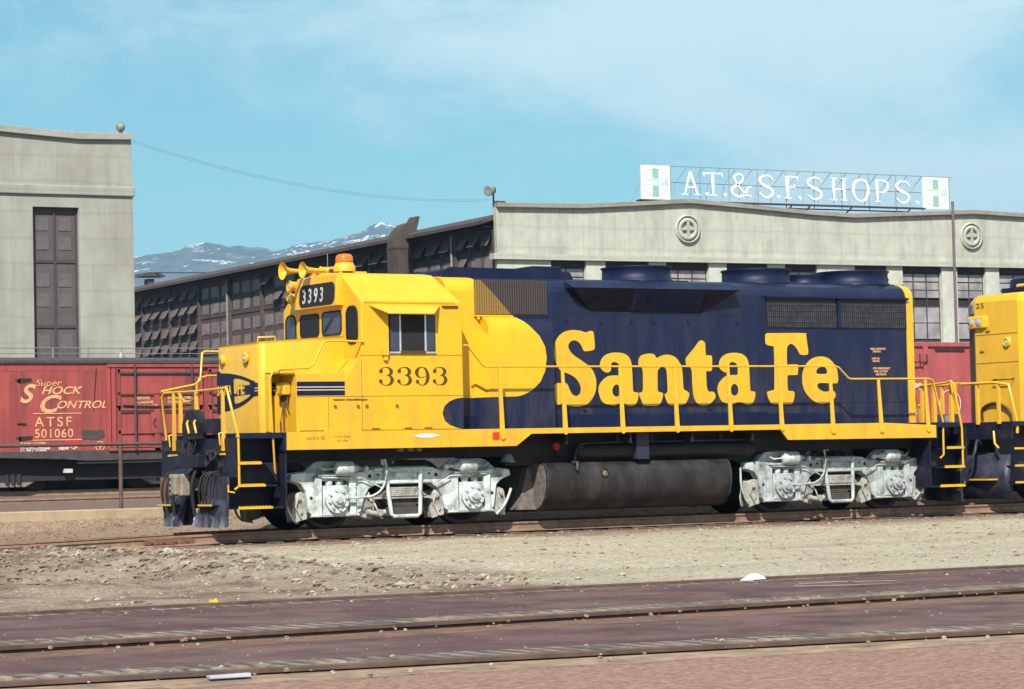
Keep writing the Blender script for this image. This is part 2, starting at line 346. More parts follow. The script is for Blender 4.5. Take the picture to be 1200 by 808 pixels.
# ================================================================ setting
def smooth(a, b, x):
    t = min(1, max(0, (x-a)/(b-a))); return t*t*(3-2*t)
def gh(x, y):
    h = (-.345 if y > -23.7 else -.325) + .135*smooth(-14.5, -3.0, y)
    if y > -3: h = -.21 + .0*y
    if y > 1.6: h = -.23 + .14*smooth(3, 7.0, y)
    lowleft = 1-smooth(-5, 3, x)
    if -14.5 < y < -1.2:
        n = mnoise.noise(Vector((x*.45, y*.45, 3))); n2 = mnoise.noise(Vector((x*1.7, y*1.7, 7)))
        k = smooth(-14.5, -12, y)*(1-smooth(-2.2, -1.2, y))
        h += k*((.03+.08*lowleft)*n + (.015+.045*lowleft)*n2)
        # low spoil bank across the left foreground
        d = (x + 6.3 + .05*(y+5))/1.5
        h += lowleft*k*.16*math.exp(-d*d)
        h -= lowleft*k*.10*smooth(-4, -1.5, y)
    if 1.5 < y < 7.4:
        n = mnoise.noise(Vector((x*.8, y*.8, 1)))
        h += .03*n + .13*smooth(4.5, 7.3, y)*smooth(-3, 1.5, x) + (.40+.04*n)*smooth(1.5, 2.4, y)*(1-smooth(3.5, 5.2, y))*smooth(-1.0, 2.5, x)
    if y >= 7.55: h = .30 + .02*mnoise.noise(Vector((x*.3, y*.3, 5)))
    if -24 < x < 40 and -16.92-.0794*(x+5.3)-.05 > y > -25.4-.1636*(x+11.2)-.85: h = -.46
    return h
xs = [-6000,-2500,-1000,-400,-150,-80,-50,-35,-25] + [-20+.16*i for i in range(250)] + [20+.5*i for i in range(40)] + [42,50,60,80,110,160,260,500,1200,3000,7000]
ys = [-3000,-800,-250,-100,-60,-45,-38,-33,-30] + [-28+.17*i for i in range(212)] + [8.05,9,11,14,18,24,30,36,44,55,70,90,120,160,240,500,1200,3000,7000]
ys = [y for y in ys if not 7.40 < y < 8.04]; ys = sorted(ys + [7.42, 7.56, 7.9])
g = MB(); V = [(x, y, gh(x, y)) for y in ys for x in xs]; nx = len(xs)
g.add(V, [(j*nx+i, j*nx+i+1, (j+1)*nx+i+1, (j+1)*nx+i) for j in range(len(ys)-1) for i in range(nx-1)], True)

def ground_mat():
    m = mat('gravel_ground', (.345,.30,.225), .95, spec=.1, var=.16, scale=9, world=True); t = m.node_tree; b = t.nodes['Principled BSDF']
    ge = N(t, 'ShaderNodeNewGeometry'); sp = N(t, 'ShaderNodeSeparateXYZ'); t.links.new(ge.outputs['Position'], sp.inputs[0])
    base = b.inputs['Base Color'].links[0].from_socket
    def noise(sc_, det=6, ro=.6):
        n = N(t, 'ShaderNodeTexNoise', inp={'Scale': sc_, 'Detail': det, 'Roughness': ro}); t.links.new(ge.outputs['Position'], n.inputs['Vector']); return n.outputs[0]
    def rng(s, a, b_, c, d):
        r = N(t, 'ShaderNodeMapRange', inp={'From Min': a, 'From Max': b_, 'To Min': c, 'To Max': d}); t.links.new(s, r.inputs[0]); return r.outputs[0]
    def mth(op, a, b_):
        n = N(t, 'ShaderNodeMath', operation=op)
        for k, v in enumerate((a, b_)):
            if isinstance(v, (int,float)): n.inputs[k].default_value = v
            else: t.links.new(v, n.inputs[k])
        return n.outputs[0]
    def mix(f, a, col):
        n = N(t, 'ShaderNodeMix', data_type='RGBA'); n.inputs[7].default_value = (*col, 1)
        t.links.new(f, n.inputs[0]); t.links.new(a, n.inputs[6]); return n.outputs[2]
    # brown earth at the left, rusty band beside the rails, pinkish dirt nearest, dark yard beyond
    wob = rng(noise(.35), .3, .7, -2.5, 2.5)
    xx = mth('ADD', sp.outputs['X'], wob); wob2 = rng(noise(1.3), .3, .7, -.7, .7); yy = mth('ADD', sp.outputs['Y'], wob2)
    near = mth('MULTIPLY', rng(yy, -18, -15, 0, 1), rng(yy, 20, 30, 1, 1))
    base = mix(rng(noise(.9, 8), .52, .70, 0, .55), base, (.26,.205,.16))
    base = mix(rng(xx, -2.5, -6.5, 0, .8), base, (.21,.155,.12))
    pale = mth('MULTIPLY', rng(noise(1.1, 8, .7), .55, .68, 0, .6), rng(xx, -2, -8, .3, 1)); base = mix(pale, base, (.27,.24,.20))
    rut = N(t, 'ShaderNodeTexNoise', inp={'Scale': 1.0, 'Detail': 7, 'Roughness': .6}); rmp = N(t, 'ShaderNodeMapping'); rmp.inputs['Scale'].default_value = (.10, .9, 1); rmp.inputs['Rotation'].default_value = (0,0,R(9)); t.links.new(ge.outputs['Position'], rmp.inputs[0]); t.links.new(rmp.outputs[0], rut.inputs['Vector'])
    base = mix(rng(rut.outputs[0], .50, .66, 0, .45), base, (.24,.19,.145))
    base = mix(rng(noise(2.6, 9, .75), .60, .70, 0, .4), base, (.18,.14,.11))
    dk = mth('MULTIPLY', rng(noise(.8, 9, .7), .47, .60, 0, .85), rng(xx, -3.5, -6, 0, 1)); base = mix(dk, base, (.12,.078,.058))
    rust = mth('MULTIPLY', rng(yy, -4.2, -2.2, 0, .85), rng(yy, 3, 6, 1, .8)); base = mix(rust, base, (.17,.095,.062))
    fore = rng(sp.outputs['Y'], -23.5, -24.2, 0, .9); base = mix(fore, base, (.255,.150,.120))
    yard = rng(sp.outputs['Y'], 7.5, 7.6, 0, .9); base = mix(yard, base, (.135,.095,.082))
    far = rng(sp.outputs['Y'], 200, 800, 0, .9); base = mix(far, base, (.06,.065,.04))
    # single stones: cells of different brightness
    vo = N(t, 'ShaderNodeTexVoronoi', inp={'Scale': 26}); t.links.new(ge.outputs['Position'], vo.inputs['Vector'])
    vs_ = N(t, 'ShaderNodeSeparateColor'); t.links.new(vo.outputs['Color'], vs_.inputs[0])
    st = rng(vs_.outputs[0], 0, 1, .74, 1.25)
    ml = N(t, 'ShaderNodeMix', data_type='RGBA', blend_type='MULTIPLY'); ml.inputs[0].default_value = 1
    t.links.new(base, ml.inputs[6]); t.links.new(st, ml.inputs[7]); base = ml.outputs[2]
    t.links.new(base, b.inputs['Base Color'])
    bp = N(t, 'ShaderNodeBump', inp={'Strength': .6, 'Distance': .03}); t.links.new(vo.outputs['Distance'], bp.inputs['Height'])
    bp2 = N(t, 'ShaderNodeBump', inp={'Strength': .5, 'Distance': .08}); t.links.new(noise(6, 8), bp2.inputs['Height']); t.links.new(bp.outputs[0], bp2.inputs['Normal'])
    t.links.new(bp2.outputs[0], b.inputs['Normal'])
    return m
g.build('ground', ground_mat(), kind='structure')

# ---- foreground paved tracks: three rails, purple asphalt between them
def pl(A, B, y_off, x): # point on a line, pushed sideways
    k = (x-A[0])/(B[0]-A[0]); return (x, A[1]+k*(B[1]-A[1])+y_off)
L1 = ((-11.6,-16.48),(.99,-17.47)); L2 = ((-13.43,-21.35),(-2.65,-21.52)); L3 = ((-14.54,-24.92),(-6.84,-26.18))
XA, XB = -45, 40
def strip(mb, la, oa, lb, ob, z0, z1, x0=XA, x1=XB, n=1):
    for i in range(n):
        a0 = x0+(x1-x0)*i/n; a1 = x0+(x1-x0)*(i+1)/n
        p = [pl(*la, oa, a0), pl(*la, oa, a1), pl(*lb, ob, a1), pl(*lb, ob, a0)]
        mb.hexa([(*q, z0) for q in p] + [(*q, z1) for q in p])
mb = MB(); strip(mb, L2, .85, L1, -.30, -.50, -.328); mb.build('pavement', M_asph, kind='structure')
mb = MB(); strip(mb, L3, .75, L2, -1.05, -.50, -.330, x0=-24); mb.build('pavement', M_asph, kind='structure')
def ribbed():
    m = mat('rubble_filled_flangeway', (.20,.15,.12), .9, var=.5, scale=6, dirt=(.045,.036,.034), damt=.95, dscale=1.3); t = m.node_tree; b = t.nodes['Principled BSDF']
    tc = N(t, 'ShaderNodeTexCoord'); wv = N(t, 'ShaderNodeTexWave', inp={'Scale': 1.7, 'Distortion': 1.5, 'Detail': 3, 'Detail Scale': 3}); t.links.new(tc.outputs['Object'], wv.inputs['Vector'])
    mx = N(t, 'ShaderNodeMix', data_type='RGBA', blend_type='MULTIPLY'); mx.inputs[0].default_value = .55
    old = b.inputs['Base Color'].links[0].from_socket; t.links.new(old, mx.inputs[6]); t.links.new(wv.outputs[0], mx.inputs[7]); t.links.new(mx.outputs[2], b.inputs['Base Color'])
    bp = N(t, 'ShaderNodeBump', inp={'Strength': .7, 'Distance': .05}); t.links.new(wv.outputs[0], bp.inputs['Height']); t.links.new(bp.outputs[0], b.inputs['Normal'])
    return m
M_rib = ribbed(); M_fill = mat('pale_filler_block', (.25,.205,.165), .9, var=.5, scale=2, dirt=(.06,.045,.04), damt=.9, dscale=1.1)
def rail_prof(mb, fn, z, x0, x1, n):
    """flat-bottomed rail swept along fn(x)->y (z may be a function): head, web, foot"""
    prof = [(-.075,-.17),(.075,-.17),(.075,-.155),(.012,-.13),(.012,-.045),(.036,-.035),(.036,-.004),(.030,0),(-.030,0),(-.036,-.004),(-.036,-.035),(-.012,-.045),(-.012,-.13),(-.075,-.155)]
    V = []; k = len(prof)
    for i in range(n+1):
        x = x0+(x1-x0)*i/n; zz = z(x) if callable(z) else z
        for p in prof: V.append((x, fn(x)+p[0], zz+p[1]))
    F_ = [(i*k+j, i*k+(j+1) % k, (i+1)*k+(j+1) % k, (i+1)*k+j) for i in range(n) for j in range(k)]
    mb.add(V, F_); return mb
def paved_rail(L, label, strips):
    t = thing('paved_rail', label, 'rail', (0, pl(*L, 0, 0)[1], -.48), group='rails set in the foreground paving')
    rail_prof(MB(), lambda x: pl(*L, 0, x)[1], -.292, -24 if L is L3 else XA, XB, 1).build('rail', M_fgrail, t)
    if L is not L1:
        fb = MB(); q_ = random.Random(int(-L[0][1]*10)); x = -17.0
        while x < 16:
            x += .15
            if math.sin(x*1.3)+math.sin(x*.37+2) < -1.0: continue
            hz_ = q_.uniform(.0,.022); y_ = pl(*L, .17, x)[1]+q_.uniform(-.02,.02); fb.box(x-.045,x+q_.uniform(.0,.05),y_,y_+q_.uniform(.10,.22),-.36,-.303+hz_)
        fb.build('filler_block', M_fill, t, kind='stuff')
    for nm, m, oa, ob, z in strips:
        b = MB(); strip(b, L, oa, L, ob, -.49, z, x0=-24 if L is L3 else XA); b.build(nm, m, t)
paved_rail(L1, 'farthest thin rusty rail along the edge of the gravel', [('flangeway_fill', M_rib, -.29, -.06, -.325), ('timber_edge', M_wood, .09, .2, -.335)])
paved_rail(L2, 'middle rusty rail between the two purple asphalt strips', [('flangeway_fill', M_rib, .17, .84, -.306), ('dirt_edge', M_rust, -1.04, -.09, -.352)])
paved_rail(L3, 'nearest rusty rail with dark patched planks on its near side', [('flangeway_fill', M_rib, .17, .74, -.306), ('plank', M_wood, -.95, -.10, -.335), ('plank_edge', M_frame, -1.03, -.96, -.338)])

# ---- main line under the locomotives
def dip(x): return -.10*smooth(-.5, -7, x)
t = thing('railway_track', 'rusty track carrying the yellow and blue locomotives', 'railway track', (0,0,-.36))
for s in (-1, 1): rail_prof(MB(), lambda x, s=s: s*.753, lambda x: dip(x), -40, 60, 100).build('rail', M_railtop, t)
tie0 = None
for i in range(90):
    x = -16+.55*i
    if tie0 is None:
        tie0 = MB().box(x-.11, x+.11, -1.28, 1.28, -.34, -.175).build('tie', M_tie, t, bevel=.012)
    else:
        c = tie0.copy(); COL.objects.link(c); c.parent = t; c.location = tie0.location + Vector((.55*i+rnd.uniform(-.03,.03), rnd.uniform(-.05,.05), dip(x)-rnd.uniform(0,.02)))
for x in (-6.0, -3.0): # fish-plates at the joint left of the locomotive
    b = MB().box(x-.45, x+.45, -.80, -.765, -.13+dip(x), -.04+dip(x))
    for q in range(4): b.cyl((x-.33+.22*q, -.80, -.085+dip(x)), (x-.33+.22*q, -.825, -.085+dip(x)), .022, n=8)
    b.build('joint_bar', M_rust, t)

# ---- retaining wall, railing, upper yard tracks
b = MB().box(-45, 60, 7.5, 7.85, -.6, .325); tag(b.build('retaining_wall', M_retw, bevel=.02), 'low stained buff concrete wall behind the locomotive nose', 'wall')
t = thing('pipe_railing', 'thin brown pipe railing standing on the low concrete wall', 'railing', (-.33, 7.62, .325))
MB().tube([(-40,7.62,1.63),(60,7.62,1.63)], .036).build('rail', M_pipe, t)
for x in (-12.3,-6.3,-.33,5.7,11.7,17.7): MB().tube([(x,7.62,.32),(x,7.62,1.60)], .045).build('post', M_pipe, t)
def back_track(y, z, label, ties=False):
    t = thing('railway_track', label, 'railway track', (20, y, z-.2), group='tracks in the upper yard')
    for s in (-1, 1): rail_prof(MB(), lambda x, s=s: y+s*.753, z, -60, 90, 1).build('rail', M_railtop, t)
    if ties:
        for i in range(40):
            x = -4+.6*i; MB().box(x-.11, x+.11, y-1.25, y+1.25, z-.33, z-.172).build('tie', M_tie, t)
back_track(39.5, .46, 'dark track under the red boxcars in the upper yard')
back_track(22.5, .40, 'empty dark track between the low wall and the boxcars', True)

json_letters = {"S":[[[5.436,3.482],[5.495,3.506],[5.554,3.502],[5.583,3.469],[5.597,3.361],[5.604,3.212],[5.591,3.167],[5.532,3.143],[5.391,3.127],[5.345,3.153],[5.312,3.221],[5.255,3.29],[5.175,3.329],[5.093,3.319],[5.026,3.26],[5.02,3.191],[5.075,3.103],[5.178,3.025],[5.316,2.946],[5.453,2.857],[5.545,2.769],[5.6,2.65],[5.618,2.532],[5.6,2.394],[5.543,2.276],[5.446,2.169],[5.351,2.12],[5.199,2.092],[5.059,2.103],[4.967,2.127],[4.898,2.144],[4.853,2.164],[4.806,2.14],[4.725,2.155],[4.7,2.34],[4.69,2.477],[4.736,2.532],[4.84,2.535],[4.955,2.531],[5.0,2.476],[5.044,2.377],[5.1,2.314],[5.169,2.294],[5.24,2.327],[5.273,2.415],[5.252,2.514],[5.178,2.612],[5.075,2.681],[4.937,2.731],[4.834,2.77],[4.768,2.858],[4.717,2.965],[4.707,3.102],[4.725,3.259],[4.781,3.367],[4.876,3.455],[5.005,3.507],[5.145,3.522],[5.284,3.509],[5.377,3.486]]],"a":[[[8.436,2.858],[8.461,2.957],[8.544,3.045],[8.681,3.095],[8.843,3.104],[8.978,3.085],[9.085,3.023],[9.141,2.913],[9.157,2.737],[9.168,2.395],[9.214,2.361],[9.281,2.346],[9.284,2.273],[9.248,2.174],[9.178,2.108],[9.069,2.103],[8.988,2.132],[8.948,2.148],[8.84,2.148],[8.744,2.112],[8.623,2.124],[8.49,2.169],[8.426,2.257],[8.39,2.388],[8.414,2.497],[8.49,2.585],[8.613,2.661],[8.762,2.676],[8.857,2.676],[8.88,2.715],[8.876,2.847],[8.837,2.902],[8.757,2.928],[8.696,2.902],[8.683,2.814],[8.67,2.759],[8.602,2.727],[8.522,2.749],[8.456,2.804]],[[8.792,2.507],[8.863,2.462],[8.883,2.385],[8.859,2.309],[8.79,2.276],[8.723,2.309],[8.699,2.386],[8.728,2.463]]],"a_dx":-2.728,"n":[[[6.576,2.886],[6.586,2.986],[6.641,3.046],[6.738,3.076],[6.858,3.086],[6.942,3.066],[7.001,3.002],[7.074,3.036],[7.221,3.067],[7.354,3.047],[7.45,2.997],[7.533,2.896],[7.567,2.826],[7.586,2.644],[7.597,2.423],[7.652,2.382],[7.724,2.332],[7.714,2.261],[7.657,2.161],[7.582,2.111],[7.46,2.106],[7.289,2.104],[7.218,2.154],[7.168,2.265],[7.162,2.315],[7.224,2.365],[7.225,2.545],[7.216,2.746],[7.177,2.816],[7.105,2.83],[7.038,2.796],[7.007,2.726],[7.001,2.526],[7.006,2.376],[7.078,2.35],[7.121,2.325],[7.099,2.225],[7.048,2.136],[6.962,2.096],[6.805,2.098],[6.673,2.109],[6.627,2.189],[6.576,2.309],[6.584,2.349],[6.657,2.378],[6.669,2.547],[6.666,2.767],[6.634,2.827],[6.591,2.847]]],"t":[[[7.662,2.946],[7.67,2.997],[7.734,3.067],[7.861,3.189],[7.975,3.315],[8.038,3.341],[8.099,3.321],[8.127,3.26],[8.133,3.068],[8.178,3.056],[8.252,3.052],[8.28,3.007],[8.275,2.845],[8.268,2.774],[8.218,2.748],[8.138,2.744],[8.134,2.602],[8.146,2.42],[8.193,2.359],[8.28,2.358],[8.333,2.307],[8.326,2.226],[8.262,2.166],[8.186,2.116],[8.074,2.097],[7.951,2.108],[7.867,2.179],[7.821,2.301],[7.803,2.523],[7.798,2.745],[7.763,2.815],[7.678,2.856]]],"F":[[[9.56,3.334],[9.564,3.445],[9.606,3.485],[9.841,3.49],[10.508,3.494],[10.557,3.45],[10.58,3.293],[10.602,3.125],[10.564,3.069],[10.41,3.069],[10.37,3.114],[10.29,3.225],[10.194,3.281],[10.11,3.247],[10.079,3.158],[10.075,2.89],[10.125,2.879],[10.306,2.879],[10.341,2.846],[10.328,2.69],[10.271,2.672],[10.118,2.668],[10.076,2.646],[10.076,2.401],[10.113,2.361],[10.205,2.356],[10.24,2.311],[10.213,2.178],[10.169,2.111],[10.071,2.101],[9.85,2.103],[9.685,2.115],[9.618,2.182],[9.575,2.293],[9.583,2.348],[9.721,2.381],[9.75,2.425],[9.762,2.78],[9.762,3.201],[9.722,3.235],[9.612,3.256],[9.567,3.289]]],"e":[[[10.436,2.6],[10.455,2.734],[10.529,2.868],[10.659,2.98],[10.83,3.031],[10.971,3.032],[11.111,2.991],[11.221,2.901],[11.302,2.777],[11.324,2.597],[11.307,2.518],[11.236,2.503],[10.925,2.513],[10.826,2.498],[10.804,2.442],[10.878,2.374],[11.004,2.34],[11.146,2.362],[11.216,2.35],[11.251,2.282],[11.226,2.215],[11.11,2.137],[10.939,2.1],[10.799,2.117],[10.66,2.185],[10.524,2.309],[10.451,2.444]],[[10.822,2.8],[10.936,2.827],[11.034,2.8],[11.051,2.722],[11.016,2.692],[10.832,2.693],[10.785,2.722]]]}

# ================================================================ locomotive
LT = json_letters
E_ = thing('diesel_locomotive', 'whole yellow and blue road switcher diesel with large Santa Fe lettering on its long hood', 'locomotive', (6.25, 0, 0))
# --- frame
for s in (-1, 1):
    y0, y1 = (-1.585,-1.545) if s < 0 else (1.545,1.585)
    MB().prism([(-1.13,1.39),(3.47,1.385),(3.79,1.60),(9.40,1.60),(9.58,1.40),(13.27,1.39),(13.27,1.64),(12.0,1.70),(-1.13,1.70)], 'y', y0, y1).build('side_sill', M_yel, E_, bevel=.004)
MB().box(-2.0, 13.9, -1.54, 1.54, 1.60, 1.695).build('walkway_deck', M_blu, E_)
MB().box(-1.9, 14.0, -1.0, 1.0, 1.20, 1.595).build('frame', M_blk, E_)
MB().box(3.62,9.1,-.92,.92,1.03,1.6).build('centre_sill', M_blk, E_)
b = MB()
for x in (.3,2.4,4.6,6.0,7.4,8.8,10.2,12.2): b.box(x-.02, x+.02, -1.5, 1.5, 1.40, 1.595)
b.each('cross_bearer', M_blk, E_)
# --- long hood body (profile swept along X)
def hoodprof(h=.95, top=4.5): return [(-h,1.69),(-h,4.22),(-h+.03,4.32),(-h+.10,4.41),(-h+.22,4.47),(-h+.40,top),(h-.40,top),(h-.22,4.47),(h-.10,4.41),(h-.03,4.32),(h,4.22),(h,1.69)]
b = MB().prism(hoodprof(), 'x', 2.42, 13.14); b.sm = [False]*len(b.sm); lh = b.build('long_hood', M_two, E_)
MB().prism(hoodprof(.972, 4.515), 'x', 13.10, 13.27).build('hood_end_band', M_yel, E_)
b = MB() # door seams and hinges
for x in (4.62,9.55): b.box(x-.004, x+.004, -.954, -.93, 2.13, 3.8)
for x in (5.25,5.9,6.55,7.2,7.85,8.5,9.15): b.box(x-.0015, x+.0015, -.952, -.93, 2.13, 3.8)
b.box(4.6, 13.1, -.956, -.93, 2.118, 2.132); b.box(4.55,13.1,-.956,-.93,3.825,3.833)
b.build('door_seam', mat('seam_shadow_gap', (.006,.007,.022), .7), E_)
b = MB()
for x in (5.0,5.75,6.45,6.95,7.75,8.45,8.9,10.75,12.2):
    b.box(x-.02, x+.02, -.965, -.94, 3.70, 3.74); b.box(x-.03, x+.03, -.972, -.94, 3.655, 3.67)
for x in (5.35,6.1,7.35,8.2,8.75,9.95): b.box(x-.035, x+.035, -.985, -.94, 2.02, 2.045)
b.each('door_latch', M_pilot, E_)
MB().box(2.6, 9.55, -1.02, -.945, 1.69, 1.955).build('duct_cover', M_blu, E_, bevel=.01)
MB().box(9.56, 11.4, -1.01, -.945, 1.69, 1.93).build('duct_cover', M_blu, E_, bevel=.01)
# equipment bulge behind the cab
prof = [(-.94,3.76),(-1.04,3.735),(-1.13,3.67),(-1.18,3.56),(-1.20,3.42),(-1.20,1.70),(-.94,1.70)]
b = MB().prism(prof, 'x', 3.16, 4.55)
b.add([(2.95,-.94,1.7),(3.16,-1.2,1.7),(3.16,-1.2,3.42),(2.95,-.94,3.6)], [(0,1,2,3)]); eb = b.build('equipment_bulge', M_two, E_); bmesh_merge(eb.data)
for f in eb.data.polygons: f.use_smooth = True
eb.data.set_sharp_from_angle(angle=R(28))
b = MB() # front screen with vertical corrugations
for i in range(31): x = 3.04+.0498*i; b.box(x-.016, x+.016, -.985, -.945, 3.80, 4.42)
for z in (3.98,4.2): b.box(3.03,4.56,-.978,-.945,z-.008,z+.008)
def dimmed(base):
    m = base.copy(); m.name = 'screen_two_tone'; t = m.node_tree; b_ = t.nodes['Principled BSDF']; old = b_.inputs['Base Color'].links[0].from_socket
    mx = N(t, 'ShaderNodeMix', data_type='RGBA'); mx.inputs[0].default_value = .72; mx.inputs[7].default_value = (.075,.055,.045,1)
    t.links.new(old, mx.inputs[6]); t.links.new(mx.outputs[2], b_.inputs['Base Color']); return m
scr = MB().box(3.02, 4.57, -.958, -.94, 3.79, 4.43).build('intake_screen', mat('screen_backing', (.05,.035,.03), .7, var=.3, scale=9), E_)
b.build('screen_bar', dimmed(M_two), scr)
MB().box(3.0, 4.6, -1.0, -.945, 3.755, 3.785).build('screen_sill', M_two, E_)
b = MB()
for i in range(16): x = 3.07+.1*i; b.box(x-.02,x+.02,-1.02,-.96,3.70,3.755)
b.build('drip_lip', M_two, E_)
# raised hatch on roof behind cab
b = MB().prism([(2.55,4.48),(2.62,4.62),(2.72,4.66),(4.9,4.645),(5.3,4.60),(5.36,4.48)], 'y', -.62, .62); b.build('roof_hatch', M_blu, E_, bevel=.02)
MB().box(4.55,5.2,-.5,.5,4.64,4.74).build('roof_hatch', M_blu, E_, bevel=.02)
# dynamic brake intake: flares outwards towards the top
MB().add([(5.56,-.945,3.86),(8.06,-.945,3.86),(8.80,-1.20,4.30),(5.0,-1.20,4.30),(5.0,-.90,4.44),(8.80,-.90,4.44),(5.0,-.9,4.30),(8.8,-.9,4.30)],
   [(3,2,5,4),(3,4,6),(2,7,5)]).build('brake_intake_roof', M_blu, E_)
MB().add([(5.56,-.945,3.86),(8.06,-.945,3.86),(8.80,-1.20,4.298),(5.0,-1.20,4.298),(5.0,-.9,4.298),(8.8,-.9,4.298)],[(0,1,2,3),(0,3,4),(1,5,2)]).build('brake_intake', mat('dark_intake', (.012,.009,.014), .75, var=.4, scale=6, spec=.1), E_)  # intake face coloured near-black, unlike the blue roof above it
b = MB(); k = (.25)/(.44)
for i in range(27):
    x = 6.46+.058*i; b.hexa([(x-.012,-.995,3.89),(x+.012,-.995,3.89),(x+.012,-.96,3.89),(x-.012,-.96,3.89),(x-.012,-1.212,4.265),(x+.012,-1.212,4.265),(x+.012,-1.175,4.265),(x-.012,-1.175,4.265)])
gr = b.build('intake_grille', M_blu, E_)
b = MB().hexa([(6.42,-.972,3.88),(8.0,-.972,3.88),(8.0,-.95,3.88),(6.42,-.95,3.88),(6.42,-1.20,4.275),(8.0,-1.20,4.275),(8.0,-1.17,4.275),(6.42,-1.17,4.275)]); b.build('grille_backing', M_dark, gr)
# radiator screens
for x0, x1 in ((9.63,11.29),(11.44,13.08)):
    f = MB().box(x0-.02, x1+.02, -.968, -.94, 3.60, 4.17).build('radiator_screen', M_screen, E_)
    b = MB(); n = 33
    for i in range(n+1):
        x = x0+(x1-x0)*i/n; b.box(x-.006, x+.006, -.985, -.966, 3.61, 4.08)
    for z in (3.72,3.83,3.94,4.05): b.box(x0, x1, -.987, -.97, z-.005, z+.005)
    b.build('wire_grid', M_wire, f)
MB().box(9.55, 13.12, -1.03, -.93, 4.175, 4.215).build('radiator_hood_lip', M_blu, E_)
MB().box(11.33, 11.41, -1.0, -.94, 3.6, 4.175).build('radiator_post', M_blu, E_)
# fans
def fan(x, y, r, h, zb=4.49):
    f = MB().lathe([(r*1.03,0),(r*1.02,.04),(r*.97,.06),(r*.96,h-.05),(r,h-.02),(r*1.0,h),(r*.93,h),(r*.93,.05)], (x,y,zb), (0,0,1), 32).build('roof_fan', M_blu, E_)
    b = MB().cyl((x,y,zb+.1),(x,y,zb+h-.04), r*.25, n=14)
    for i in range(8):
        a = i*math.pi/4; p = Vector((x+math.cos(a)*r*.9, y+math.sin(a)*r*.9, zb+h-.08)); q = Vector((x,y,zb+h-.08)); b.tube([p,q], .02, 5)
    b.build('fan_blade', M_blk, f)
    bb = MB().box(x-r*1.15, x+r*1.15, -.62, .62, 4.48, zb+.02); bb.build('fan_base', M_blu, f, bevel=.02)
fan(7.22, 0, .69, .30); fan(10.08, 0, .70, .30); fan(11.28, 0, .40, .22); fan(12.5, 0, .76, .30)
b = MB().tube([(12.95,-.55,4.5),(12.95,-.55,4.56)], .012); b.tube([(12.95+.05*math.cos(a*.6283), -.55, 4.61+.05*math.sin(a*.6283)) for a in range(11)], .011, 6); b.build('lifting_eye', M_blu, E_)
b = MB() # grab irons on the rear corner
for z in (2.2,2.6,3.0,3.4,3.8,4.2): b.tube([(13.27,-.7,z),(13.34,-.7,z),(13.34,-.35,z),(13.27,-.35,z)], .011, 6)
b.each('end_grab_iron', M_blu, E_)
# --- cab
cp = [(-1.53,1.70),(-1.53,3.965),(-.78,4.50),(-.5,4.54),(.5,4.54),(.78,4.50),(1.53,3.965),(1.53,1.70)]
b = MB()
n = len(cp); A = [(.38,)+p for p in cp]; xr = {3.965: 2.42, 1.70: 2.42}
Bk = [(2.42 if p[1] < 4 else 2.24, p[0], p[1]) for p in cp]
b.add(A, [tuple(range(n))]); b.add(Bk, [tuple(reversed(range(n)))]); b.add(A+Bk, [(i,(i+1) % n,(i+1) % n+n,i+n) for i in range(n)])
cab = b.build('cab', M_two, E_, bevel=.02)
b = MB().box(.44,2.28,-1.54,-1.50,3.945,3.975); b.build('drip_rail', M_yel, cab)
b = MB().box(.37,2.42,-1.536,-1.5,2.305,2.313); b.box(.37,2.42,-1.536,-1.5,3.02,3.028); b.build('panel_seam', mat('yellow_seam', (.33,.2,.01), .7), cab)
# side window: recess with sliding panes
wi = MB().box(.92,1.86,-1.536,-1.5,3.07,3.74).build('side_window', M_dark, cab)
for x0,x1 in ((.95,1.13),(1.66,1.84)): MB().box(x0,x1,-1.545,-1.53,3.10,3.73).build('pane', M_glassb, wi)
b = MB()
for x in (1.14,1.65): b.box(x-.016,x+.016,-1.555,-1.53,3.08,3.74)
b.box(.92,1.86,-1.56,-1.53,3.055,3.085); b.build('window_frame', M_alum, wi)
b = MB().hexa([(1.14,-1.565,3.055),(1.65,-1.565,3.055),(1.65,-1.53,3.055),(1.14,-1.53,3.055),(1.14,-1.565,3.10),(1.65,-1.565,3.10),(1.65,-1.53,3.10),(1.14,-1.53,3.10)]); b.build('arm_rest', M_brown, wi)
# awning: trapezoid with narrower outer edge
b = MB().hexa([(.53,-1.53,3.90),(1.97,-1.53,3.90),(1.70,-1.79,3.735),(.80,-1.79,3.735),(.53,-1.53,3.915),(1.97,-1.53,3.915),(1.70,-1.795,3.748),(.80,-1.795,3.748)]); b.build('awning', M_yel, cab)
b = MB().prism([(2.0,3.905),(2.33,3.905),(2.33,3.865),(2.02,3.865)],'y',-1.55,-1.5); b.build('awning_track', M_brown, cab)
b = MB().box(.77,.88,-1.60,-1.53,3.02,3.14); b.box(.80,.87,-1.58,-1.53,2.93,3.02); b.build('side_marker', M_yel, cab)
# front: number board housing over the windows
nb = MB().add([(.275,.72,4.50),(.275,-.82,4.50),(.24,-.88,3.935),(.24,.90,3.935),(.40,.72,4.53),(.40,-.82,4.53),(.40,-.88,3.935),(.40,.90,3.935)],
  [(0,1,2,3),(4,7,6,5),(0,4,5,1),(1,5,6,2),(2,6,7,3),(3,7,4,0)]).build('number_board_housing', M_yel, cab, bevel=.012)
sl = (.275-.24)/(4.50-3.935)
def rr2(x0,x1,y0,y1,r,n=5):
    o = []
    for cx,cy,a0 in ((x1-r,y1-r,0),(x0+r,y1-r,90),(x0+r,y0+r,180),(x1-r,y0+r,270)):
        for k in range(n+1): a = R(a0+90*k/n); o.append((cx+r*math.cos(a), cy+r*math.sin(a)))
    return o
